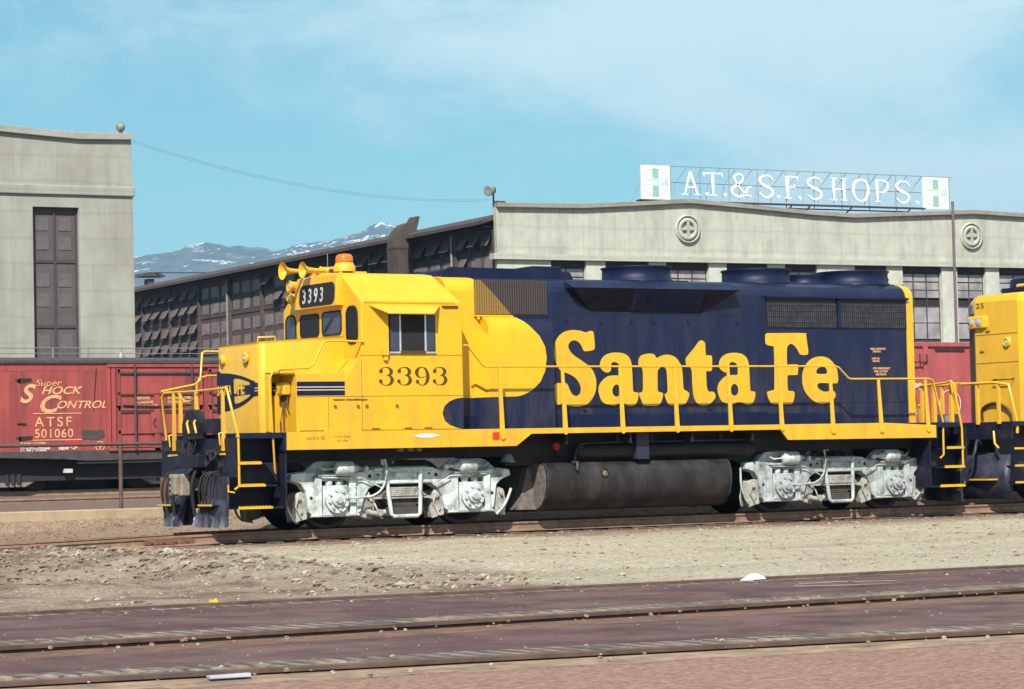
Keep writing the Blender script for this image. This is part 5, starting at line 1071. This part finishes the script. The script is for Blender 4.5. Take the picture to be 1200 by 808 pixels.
# pillars
M_plum = mat('plum_grey_pipe', (.12,.09,.105), .6)
M_pill = mat('pale_concrete', (.43,.44,.38), .85, var=.10, scale=1.2, dirt=(.25,.24,.21), damt=.7, dscale=.9, streak=.5)
pil = [(0,3.9),(6.49,7.95),(11.25,12.56),(15.87,17.28),(20.55,21.95),(24.56,27.66),(30.35,31.68),(35.04,36.37),(38.85,40.05),(44.6,46.0),(49.3,52.4),(57,58.4),(62,63.4),(68,74)]
for a, c in pil: MB().box(a, c, .05, .5 if a > 0 else .38, 0, 13.93).build('pillar', M_pill, SH)
MB().box(.4,74,.52,.62,0,13.93).build('back_wall', M_hole, SH)
for (a, c), (a2, c2) in zip(pil, pil[1:]):
    x0, x1 = c, a2
    wn = MB()
    for z in (13.45,11.15,8.75,6.4): wn.box(x0,x1,.38,.46,z-.035,z+.035)
    nmul = 3 if x1-x0 > 3 else 2
    for k in range(nmul+1):
        x = x0+(x1-x0)*k/nmul; wn.box(x-.04,x+.04,.38,.44,4,13.5)
    wf = wn.build('window', M_frame, SH)
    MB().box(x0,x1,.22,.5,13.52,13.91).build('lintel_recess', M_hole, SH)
    pn = MB(); rr = random.Random(int(a*100))
    for zt in (13.4,11.1,8.7,6.3):
        for k in range(nmul):
            xa = x0+(x1-x0)*k/nmul+.05; xb = x0+(x1-x0)*(k+1)/nmul-.05
            if zt == 13.4:
                for zz in (zt, zt-.58, zt-1.14): 
                    t_ = rr.uniform(0,.05); pn.hexa([(xa,.42-t_,zz-.5),(xb,.42-t_,zz-.5),(xb,.45,zz-.5),(xa,.45,zz-.5),(xa,.42,zz),(xb,.42,zz),(xb,.45,zz),(xa,.45,zz)])
            else:
                for zz in (zt, zt-1.14):
                    t_ = rr.choice((0,0,.03,.08)); pn.hexa([(xa,.42-t_,zz-1.08),(xb,.42-t_,zz-1.08),(xb,.45,zz-1.08),(xa,.45,zz-1.08),(xa,.42,zz),(xb,.42,zz),(xb,.45,zz),(xa,.45,zz)])
    pn.build('panes', M_bigpane, wf)
for cx, cz in ((14.22,16.13),(37.6,16.12),(60.5,16.12)):
    md = MB().lathe([(.84,.0),(.84,.2),(.93,.2),(.95,0)], (cx,-.0,cz), (0,-1,0), 36).build('medallion', M_conc, SH)
    MB().lathe([(.49,.0),(.49,.18),(.74,.18),(.76,0)], (cx,0,cz), (0,-1,0), 32).build('ring', M_conc, md)
    b = MB().box(cx-.09,cx+.09,-.19,0,cz-.5,cz+.5); b.build('cross', M_conc, md); MB().box(cx-.5,cx+.5,-.185,0,cz-.08,cz+.08).build('cross', M_conc, md)
b = MB().tube([(35.85,-.35,18.5),(35.85,-.35,0)], .10, 10); b.build('downpipe', M_plum, SH)
# roof slab
MB().box(.35,74,.45,130,16.2,16.6).build('roof', M_eave, SH)
# side wall: dark panels, deep eave, 16 bays of awning windows
MB().box(.30,.8,.63,130,0,16.2).build('side_wall', M_wall, SH)
MB().prism([(-.95,16.40),(.4,16.9),(.4,16.62),(-.95,16.18)], 'y', .46, 130).build('eave', M_eave, SH)
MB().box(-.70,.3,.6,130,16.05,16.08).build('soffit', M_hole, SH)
open_top = {0,1,2,3,4,5,6,7,8,9,10,11,12,13,14,15,16,17}
pitch = 6.8; y_first = 6.3
def sash(b, y0, y1, zt, zb, ang):
    """pane hinged at its top edge, swung out by ang"""
    L = zt-zb; dx = -math.sin(ang)*L; dz = L-math.cos(ang)*L
    b.hexa([(.20+dx,y0,zb+dz),(.20+dx,y1,zb+dz),(.23+dx,y1,zb+dz),(.23+dx,y0,zb+dz),(.20,y0,zt),(.20,y1,zt),(.23,y1,zt),(.23,y0,zt)])
for k in range(-1, 17):
    ya = y_first + pitch*k; yb = ya+pitch
    if ya < .6: ya = .7
    rr = random.Random(50+k)
    MB().box(.05,.32,ya-.13,ya+.13,0,15.9).build('wall_post', M_wall, SH)
    for tier, (zt, zb) in enumerate(((15.72,13.15),(12.85,10.2),(9.9,7.3))):
        fr = MB(); pn = MB(); op = MB(); hl = MB()
        fr.box(.24,.30,ya+.1,yb-.1,zb-.06,zb+.02)
        w_ = (yb-ya-.26)/3
        is_open = (k >= 7 and tier < 2) or (k in (-1,0,1,2) and tier == 0)
        for c in range(3):
            p0 = ya+.13+w_*c; fr.box(.22,.30,p0-.05,p0+.05,zb,zt)
            for r_ in range(2):
                ht = (zt-zb)/2; z1 = zt-ht*r_-.12; z0 = z1-ht+.34
                openp = is_open and not (tier == 0 and k < 3 and r_ == 1 and rr.random() < .6)
                if k in (3,4) and tier == 0: openp = rr.random() < .65
                if openp:
                    hl.box(.27,.295,p0+.40,p0+w_-.40,z0,z1); sash(op, p0+.38, p0+w_-.38, z1, z1-.82*(z1-z0), R(34 if tier == 0 else 22)+rr.uniform(-.12,.12))
                else: pn.box(.26,.285,p0+.42,p0+w_-.42,z0+.08,z1-.02)
                if not openp and rr.random() < .7: pn.box(.27,.29,p0+.12,p0+.34,z0,z1); pn.box(.27,.29,p0+w_-.34,p0+w_-.12,z0,z1)
        fo = fr.build('window', M_frame, SH)
        if pn.v: pn.build('panes', M_pane, fo)
        if hl.v: hl.each('dark_opening', M_hole, fo)
        if op.v: op.each('open_sash', M_panel, fo)
for y in (47.15,6.6): MB().tube([(-.02,y,16.0),(-.02,y,9)], .10, 8).build('downpipe', M_grey, SH)
# duct standing outside the side wall
dk = MB().box(-1.85,-.75,11.7,12.8,0,15.6); dk.build('duct', M_duct, SH, bevel=.03)
arc = [(-1.86+1.5*(1-math.cos(a)), 15.6+1.75*math.sin(a)) for a in [i*math.pi/2/8 for i in range(9)]]
inn = [(-.74+.45*(1-math.cos(a)), 15.6+.75*math.sin(a)) for a in [i*math.pi/2/8 for i in range(9)]]
b = MB().prism(arc+[(-.10,17.75),(.16,17.75),(-.18,16.45)]+inn[::-1], 'y', 11.68, 12.82); b.build('duct_hood', M_duct, SH, bevel=.02)
MB().box(-1.88,-.72,11.66,12.84,15.52,15.60).build('duct_band', M_frame, SH)
# roof monitor seen far left above the eave
b = MB().box(4.8,5.4,79,80,16.6,18.3); b.prism([(3.9,18.5),(6.4,18.5),(5.8,18.85),(4.5,18.85)],'y',78.6,80.4); b.build('roof_ventilator', M_frame, SH)
MB().tube([(.2,90,18.3),(5,79.5,18.9),(14,60,17.6)], .05, 5).build('roof_cable', M_frame, SH)

# ================================================================ rooftop sign
SG = thing('rooftop_sign', 'long rooftop sign reading A.T.&S.F. SHOPS. between two square railway emblems', 'sign', SH.matrix_basis @ Vector((25,2,0)) if False else (65.5336,102.3297,0), BA, local=True)
zt0, zb0 = 20.62, 18.3
b = MB()
for x in [12.0+2.31*i for i in range(12)]: b.tube([(x,2.1,16.6),(x,2.1,20.55)], .03, 5)
b.each('sign_post', M_thin, SG)
b = MB(); b.tube([(11.9,2.1,20.6),(37.4,2.1,20.5)], .03, 5); b.tube([(14.2,2.1,19.5),(35,2.1,19.35)], .035, 5); b.each('sign_wire', M_thin, SG)
b = MB()
for i in range(19): x = 13.2+1.3*i; b.tube([(x,2.14,18.4),(x+.62,2.9,19.5),(x+1.1,2.14,20.5)], .022, 5)
b.tube([(11.0,2.1,17.8),(12.0,2.1,19.6)], .03, 5); b.each('diagonal_brace', M_thin, SG)
b = MB(); b.box(18.0,35.2,1.9,2.3,18.16,18.26); b.box(19.0,34.0,2.2,2.6,17.95,18.0)
for x in (23,24.5,28,33): b.tube([(x,2.4,17.2),(x+1.2,2.4,18.16)], .05, 5)
b.box(11.7,14.4,1.6,2.3,18.16,18.25); b.build('catwalk', M_frame, SG)
def emblem(x0, x1, z0, z1):
    p = MB().box(x0,x1,2.0,2.12,z0,z1).build('emblem_panel', M_sign, SG)
    cx, cz = (x0+x1)/2, (z0+z1)/2; r = (x1-x0)*.43
    outline('emblem_ring', [disc2(cx,cz,r,32), disc2(cx,cz,r*.95,32)], mat('faint_ring', (.28,.36,.32), .5), p, plane_y(0,1.998,0), .006)
    for za, zb_ in ((cz+.28,cz+r*.96),(cz-r*.96,cz-.20)): outline('emblem_bar', [[(cx-.24,za),(cx+.24,za),(cx+.24,zb_),(cx-.24,zb_)]], M_green, p, plane_y(0,1.997,0), .006)
    outline('emblem_band', [[(cx-r,cz-.16),(cx+r,cz-.16),(cx+r,cz+.26),(cx-r,cz+.26)]], mat('faint_green', (.38,.50,.44), .5), p, plane_y(0,1.997,0), .006)
    text('emblem_words', 'Santa Fe', .50, M_sign, p, plane_y(cx-r*.97,1.992,cz-.12), bold=.02, sx=.98)
emblem(11.96,14.2,18.27,20.58); emblem(35.05,37.3,18.2,20.44)
# letters: strokes in a unit box (x 0..1, y 0..1)
ST = {
 'A': [([(.18,0),(.5,1)],.11),([(.5,1),(.84,0)],.15),([(.30,.33),(.72,.33)],.09),([(.02,.02),(.34,.02)],.07),([(.66,.02),(1,.02)],.07)],
 'T': [([(.5,0),(.5,.95)],.17),([(.02,.95),(.98,.95)],.10),([(.04,.80),(.04,.98)],.07),([(.96,.80),(.96,.98)],.07),([(.3,.03),(.7,.03)],.07)],
 'F': [([(.24,0),(.24,.97)],.19),([(.05,.95),(.98,.95)],.10),([(.24,.52),(.75,.52)],.09),([(.96,.78),(.96,.98)],.08),([(.75,.42),(.75,.62)],.07),([(.02,.03),(.5,.03)],.07)],
 'H': [([(.2,0),(.2,1)],.17),([(.8,0),(.8,1)],.17),([(.2,.5),(.8,.5)],.09),([(.02,.03),(.38,.03)],.07),([(.62,.03),(.98,.03)],.07),([(.02,.97),(.38,.97)],.07),([(.62,.97),(.98,.97)],.07)],
 'P': [([(.2,0),(.2,1)],.17),([(.02,.03),(.42,.03)],.07)],
 'S': [], 'O': [], '&': [], '.': []}
CV = {'S': [[(.90,.76,.10),(.72,.93,.10),(.42,.96,.11),(.16,.84,.14),(.14,.66,.17),(.42,.52,.17),(.72,.42,.18),(.88,.24,.17),(.70,.06,.12),(.38,.04,.11),(.10,.20,.10)]],
      'O': [[(.5,.97,.10),(.2,.86,.15),(.06,.5,.18),(.2,.14,.15),(.5,.03,.10),(.8,.14,.15),(.94,.5,.18),(.8,.86,.15),(.5,.97,.10)]],
      'P': [[(.2,.96,.09),(.62,.96,.10),(.88,.86,.14),(.90,.62,.15),(.64,.46,.10),(.2,.46,.09)]],
      '&': [[(.98,.44,.08),(.84,.42,.10),(.70,.16,.12),(.40,.02,.13),(.10,.12,.15),(.10,.36,.15),(.36,.54,.13),(.58,.72,.12),(.54,.92,.11),(.34,.97,.11),(.18,.84,.13),(.26,.62,.13),(.52,.30,.13),(.78,.06,.13),(.98,.06,.10)]]}
def sign_letter(ch, x0, x1):
    h = 1.60; zb = 18.66 - (x0-15)*.0068; w_ = x1-x0; k = 0
    if ch == '.': outline('sign_letter', [disc2((x0+x1)/2, zb+.11, .13, 12)], M_sign, SG, plane_y(0,2.02,0), .08); return
    root = None
    sp = []
    for pts, wd in ST[ch]:
        sp.append(ribbon([(x0+p[0]*w_, zb+p[1]*h, wd*h*.74) for p in pts], 1))
    for pts in CV.get(ch, []): sp.append(ribbon([(x0+p[0]*w_, zb+p[1]*h, p[2]*h*.76) for p in pts], 5))
    for lp in sp:
        o = outline('sign_letter' if root is None else 'stroke', [lp], M_sign, root or SG, plane_y(0,2.02-.004*k,0), .08); k += 1
        if root is None: root = o
for ch, a, c in (('A',15.04,16.59),('.',17.0,17.2),('T',16.80,18.37),('.',18.44,18.64),('&',18.99,20.71),('S',21.2,22.56),('.',22.75,22.96),('F',23.33,24.47),('.',24.54,24.75),('S',25.14,26.58),('H',27.16,28.59),('O',29.0,30.45),('P',30.88,32.12),('S',32.65,34.01),('.',34.46,34.68)): sign_letter(ch, a, c)

# ================================================================ left shop
LB = thing('shop_building', 'tall grey concrete shop at the left edge with high dark panelled door', 'building', (34.24, 87.698, 0), BA, local=True)
ltop = [(-30,19.0),(-14,19.5),(-6.4,19.0),(-3.0,18.80),(-.05,18.88)]
wl = MB()
for x0_, x1_ in ((-30,-14),(-11.5,-5.5),(-3.0,0)): wl.box(x0_, x1_, 0, .8, 0, 15.5)
wl.box(-14,-11.5,0,.8,14.85,15.5); wl.box(-5.5,-3.0,0,.8,14.85,15.5); wl.build('front_wall', M_conc2, LB)
MB().prism([(-30,15.98),(0,15.98)] + [(x,z-.34) for x,z in reversed(ltop)], 'y', 0, .9).build('parapet', M_conc2, LB)
MB().prism([(x,z-.36) for x,z in ltop]+[(x,z) for x,z in reversed(ltop)], 'y', -.22, 1.0).build('cornice', M_conc2, LB, bevel=.03)
MB().box(-30,.10,-.15,.9,15.50,16.0).build('string_course', M_conc2, LB, bevel=.05)
MB().box(-30,-.02,.8,70,0,18.2).build('side_wall', M_conc2, LB)
for x0_ in (-14,-5.5):
    d = MB().box(x0_,x0_+2.5,.35,.5,0,14.85).build('panelled_door', mat('door_grey_brown', (.075,.060,.064), .7, var=.2, scale=.8), LB)
    b = MB(); b.box(x0_+1.2,x0_+1.3,.28,.36,0,14.85); b.box(x0_,x0_+.12,.28,.36,0,14.85); b.box(x0_+2.38,x0_+2.5,.28,.36,0,14.85)
    for z in (14.6,12.02,8.6): b.box(x0_,x0_+2.5,.29,.36,z-.08,z+.08)
    b.build('door_frame', M_frame, d)
    b = MB()
    for c in (0,1):
        for zt in (14.35,13.35,11.4,10.35,8.2): b.box(x0_+.25+1.22*c,x0_+.95+1.22*c,.32,.36,zt-.72,zt-.02)
    b.each('door_panel', mat('panel_grey_brown', (.095,.078,.08), .65, var=.25), d)
fl = thing('globe_floodlight', 'round dark globe lamp on the roof corner of the left shop', 'floodlight', (LB.matrix_basis @ Vector((0,0,0))), BA, local=True)
fl.location = (34.24, 87.698, 0)
MB().sphere((-.55,.2,19.22), .25, 10).build('globe', M_grey, fl); MB().cyl((-.55,.2,18.85),(-.55,.2,19.0), .10, n=10).build('base', M_frame, fl)
fl2 = thing('floodlight', 'grey floodlight on a bracket at the near corner of the main shop roof', 'floodlight', (65.5336,102.3297,0), BA, local=True)
b = MB().lathe([(.05,-.25),(.22,-.2),(.30,.0),(.34,.3),(.30,.31),(.0,.25)], (-.35,.1,18.32), (-.8,-.5,-.1), 16); b.build('lamp_head', M_grey, fl2)
MB().lathe([(.05,-.15),(.16,-.1),(.22,.1),(.2,.12),(0,.1)], (-.05,.3,18.38), (.5,-.6,-.1), 14).build('lamp_head', M_grey, fl2)
MB().tube([(-.1,.2,17.5),(-.1,.2,18.3)], .06, 6).build('bracket', M_frame, fl2); MB().box(-.1,.7,.1,.3,17.55,17.68).build('base', M_frame, fl2)
# cable between the two shops
a = Vector((34.31,87.7,18.5)); c = Vector((65.1,102.4,17.75)); cb = MB()
for off in (0,.14):
    pts = [a.lerp(c,k/24) + Vector((0,off,-.95*4*(k/24)*(1-k/24)-off*.6)) for k in range(25)]; cb.tube(pts, .011, 5)
tag(cb.build('overhead_cable', M_thin), 'thin pair of cables sagging between the two shop roofs against the sky', 'cable')

# ================================================================ hills
def ridge(t):  # elevation along the ridge
    pts = [(-900,420),(-500,455),(-160,475),(0,482),(90,494),(160,505),(230,498),(320,489),(420,502),(520,528),(565,547),(600,540),(660,505),(760,480),(900,450),(1200,360),(1800,250)]
    return profile(pts, max(-900,min(1799,t)))
rt = Vector((.855,-.519,0)); fw = Vector((.519,.855,0)); org = Vector((-21.3,-42.3,0)) + fw*6000
hb = MB(); NX, NY = 260, 60; V = []
for j in range(NY+1):
    v = j/NY
    for i in range(NX+1):
        s = -1700+3700*i/NX
        tt = (s+855)   # ridge parameter: 0 at the left shop corner
        e = ridge(tt-2)
        dd = -1500+2600*v
        base = e*(1-abs((dd)/ (1500 if dd < 0 else 1100))**1.25)
        n = mnoise.fractal(Vector((s*.004, dd*.004, 2)), 1.0, 2.1, 6)
        n2 = mnoise.fractal(Vector((s*.02, dd*.02, 9)), 1.0, 2.0, 4)
        zz = base + n*60*(.05+.95*min(1,max(0,abs(dd)-60)/700)) + n2*9
        p = org + rt*s + fw*dd; V.append((p.x, p.y, zz-1))
hb.add(V, [(j*(NX+1)+i, j*(NX+1)+i+1, (j+1)*(NX+1)+i+1, (j+1)*(NX+1)+i) for j in range(NY) for i in range(NX)], True)
def hill_mat():
    m = mat('forested_hill_with_snow', (.055,.06,.05), .95, var=.5, scale=.02); t = m.node_tree; b_ = t.nodes['Principled BSDF']; b_.inputs['Specular IOR Level'].default_value = 0
    ge = N(t, 'ShaderNodeNewGeometry'); sp = N(t, 'ShaderNodeSeparateXYZ'); t.links.new(ge.outputs['Position'], sp.inputs[0])
    nz = N(t, 'ShaderNodeTexNoise', inp={'Scale': .014, 'Detail': 10, 'Roughness': .72}); t.links.new(ge.outputs['Position'], nz.inputs['Vector'])
    mr = N(t, 'ShaderNodeMapRange', inp={'From Min': 250, 'From Max': 560, 'To Min': -.10, 'To Max': .075}); t.links.new(sp.outputs['Z'], mr.inputs[0])
    ad = N(t, 'ShaderNodeMath', operation='ADD'); t.links.new(nz.outputs[0], ad.inputs[0]); t.links.new(mr.outputs[0], ad.inputs[1])
    r_ = N(t, 'ShaderNodeMapRange', inp={'From Min': .55, 'From Max': .60}); t.links.new(ad.outputs[0], r_.inputs[0])
    tr = N(t, 'ShaderNodeTexNoise', inp={'Scale': .09, 'Detail': 4, 'Roughness': .7}); t.links.new(ge.outputs['Position'], tr.inputs['Vector'])
    r3 = N(t, 'ShaderNodeMapRange', inp={'From Min': .46, 'From Max': .54}); t.links.new(tr.outputs[0], r3.inputs[0])
    ml = N(t, 'ShaderNodeMath', operation='MULTIPLY'); t.links.new(r_.outputs[0], ml.inputs[0]); t.links.new(r3.outputs[0], ml.inputs[1])
    mx = N(t, 'ShaderNodeMix', data_type='RGBA'); mx.inputs[7].default_value = (.75,.76,.78,1); old = b_.inputs['Base Color'].links[0].from_socket
    t.links.new(ml.outputs[0], mx.inputs[0]); t.links.new(old, mx.inputs[6]); t.links.new(mx.outputs[2], b_.inputs['Base Color'])
    return m
hb.build('hills', hill_mat(), kind='structure')

# ================================================================ small things on the ground
def stone(b, x, y, z, r, q):
    vs_ = []
    for (a, e) in ((0,-.6),(1.26,-.5),(2.5,-.6),(3.77,-.5),(5.0,-.6),(.6,.45),(1.9,.5),(3.1,.4),(4.4,.5),(5.6,.45)):
        k = r*q.uniform(.7,1.25); vs_.append((x+k*math.cos(a)*1.1, y+k*math.sin(a), z+r*e*q.uniform(.5,1)))
    vs_.append((x,y,z+r*q.uniform(.55,.85)))
    b.add(vs_, [(i,(i+1) % 5,5+(i+1) % 5,5+i) for i in range(5)] + [(5+i,5+(i+1) % 5,10) for i in range(5)])
q = random.Random(11); b1 = MB(); b2 = MB(); b3 = MB()
for i in range(5200): # even scatter over the ballast
    y = q.uniform(-15.6,-1.0); x = q.uniform(-14,22)
    stone(b1, x, y, gh(x,y), q.choice((.010,.012,.015,.018,.022,.03)), q)
for i in range(750): # rocks along the spoil bank
    yc = q.uniform(-15.4,-3.2); x = -6.3-.05*(yc+5) + q.gauss(0,.9) - (.9 if yc > -7 else 0)*q.random()*3; 
    if not -15.8 < yc < -1.6: continue
    stone(b1 if q.random() < .55 else b2, x, yc, gh(x,yc)+.01, abs(q.gauss(.018,.022))+.010, q)
for i in range(420):
    x = q.uniform(-10.5,-6); y = q.uniform(-11,-3.5); stone(b2, x, y, gh(x,y)+.01, abs(q.gauss(.03,.025))+.012, q)
for i in range(900): # dirt by the wall
    x = q.uniform(-8,3); y = q.uniform(2.0,7.3); stone(b2, x, y, gh(x,y), q.uniform(.015,.04), q)
for i in range(260):
    y = q.uniform(-15.6,-1.0); x = q.uniform(-12,24); stone(b1 if q.random() < .7 else b2, x, y, gh(x,y), q.choice((.03,.035,.04,.055)), q)
for L_, z_ in ((L1,-.325),(L2,-.306),(L3,-.306)):
    for i in range(260):
        x = q.uniform(-16,14); stone(b1 if q.random() < .6 else b2, *pl(*L_, q.choice((q.uniform(.1,.8), q.uniform(-1,-.1))), x), z_, q.uniform(.008,.022), q)
for i in range(700):
    x = q.uniform(-14,8); y = q.uniform(-29,-16); 
    stone(b1, x, y, -.328 if y > -24 else gh(x,y), q.uniform(.004,.010), q)
o = b1.build('loose_stones', M_stone, kind='stuff'); o['label'] = 'pale loose stones scattered over the ballast'
o = b2.build('earth_clods', M_dkrk, kind='stuff'); o['label'] = 'brown earth clods along the low spoil bank'
b = MB().lathe([(.14,0),(.12,.02),(.06,.05),(.03,.06),(0,.065)], (-2.81,-17.2,-.31), (0,0,1), 9); b.hexa([(-3.05,-17.15,-.32),(-2.9,-17.3,-.32),(-2.6,-17.2,-.32),(-2.9,-17.1,-.32),(-3.0,-17.15,-.30),(-2.9,-17.25,-.295),(-2.65,-17.2,-.30),(-2.9,-17.12,-.295)])
tag(b.build('paper_scrap', M_white), 'crumpled white paper scrap lying on the farthest foreground rail', 'litter')
b = MB().tube([(-3.3,-18.7,-.31),(-2.7,-18.6,-.31),(-2.2,-19.0,-.31),(-2.45,-19.5,-.31),(-3.15,-19.3,-.31),(-3.6,-19.0,-.31),(-3.3,-18.7,-.31)], .007, 6); b.tube([(-2.9,-19.35,-.30),(-2.6,-18.7,-.30)], .006, 6)
tag(b.build('strapping', M_fill), 'bent loop of pale strapping on the purple asphalt', 'strapping')
b = MB().hexa([(-9.14,-15.85,-.35),(-9.05,-15.85,-.35),(-9.05,-15.75,-.35),(-9.14,-15.75,-.35),(-9.12,-15.83,-.31),(-9.08,-15.82,-.29),(-9.07,-15.77,-.32),(-9.13,-15.76,-.30)])
tag(b.build('yellow_scrap', M_yel), 'small yellow scrap beside the gravel edge at the left', 'litter')
b = MB().hexa([(-13.6,-25.5,-.315),(-13.3,-25.53,-.315),(-13.25,-25.38,-.315),(-13.56,-25.35,-.315),(-13.6,-25.5,-.30),(-13.3,-25.53,-.295),(-13.25,-25.38,-.30),(-13.56,-25.35,-.305)])
tag(b.build('paper_sheet', mat('blue_white_paper', (.36,.38,.44), .8)), 'pale blue-white sheet lying by the nearest rail', 'litter')

# ================================================================ air
hz = MB().box(-7600,9000,-3100,7600,-1.7,610)
hm = bpy.data.materials.new('haze_air'); hm.use_nodes = True; nt_ = hm.node_tree; nt_.nodes.clear()
pv = N(nt_, 'ShaderNodeVolumePrincipled'); pv.inputs['Color'].default_value = (.42,.68,1,1); pv.inputs['Density'].default_value = .00012; pv.inputs['Anisotropy'].default_value = .1
ou = N(nt_, 'ShaderNodeOutputMaterial'); nt_.links.new(pv.outputs[0], ou.inputs['Volume'])
hz.build('haze', hm, kind='stuff')
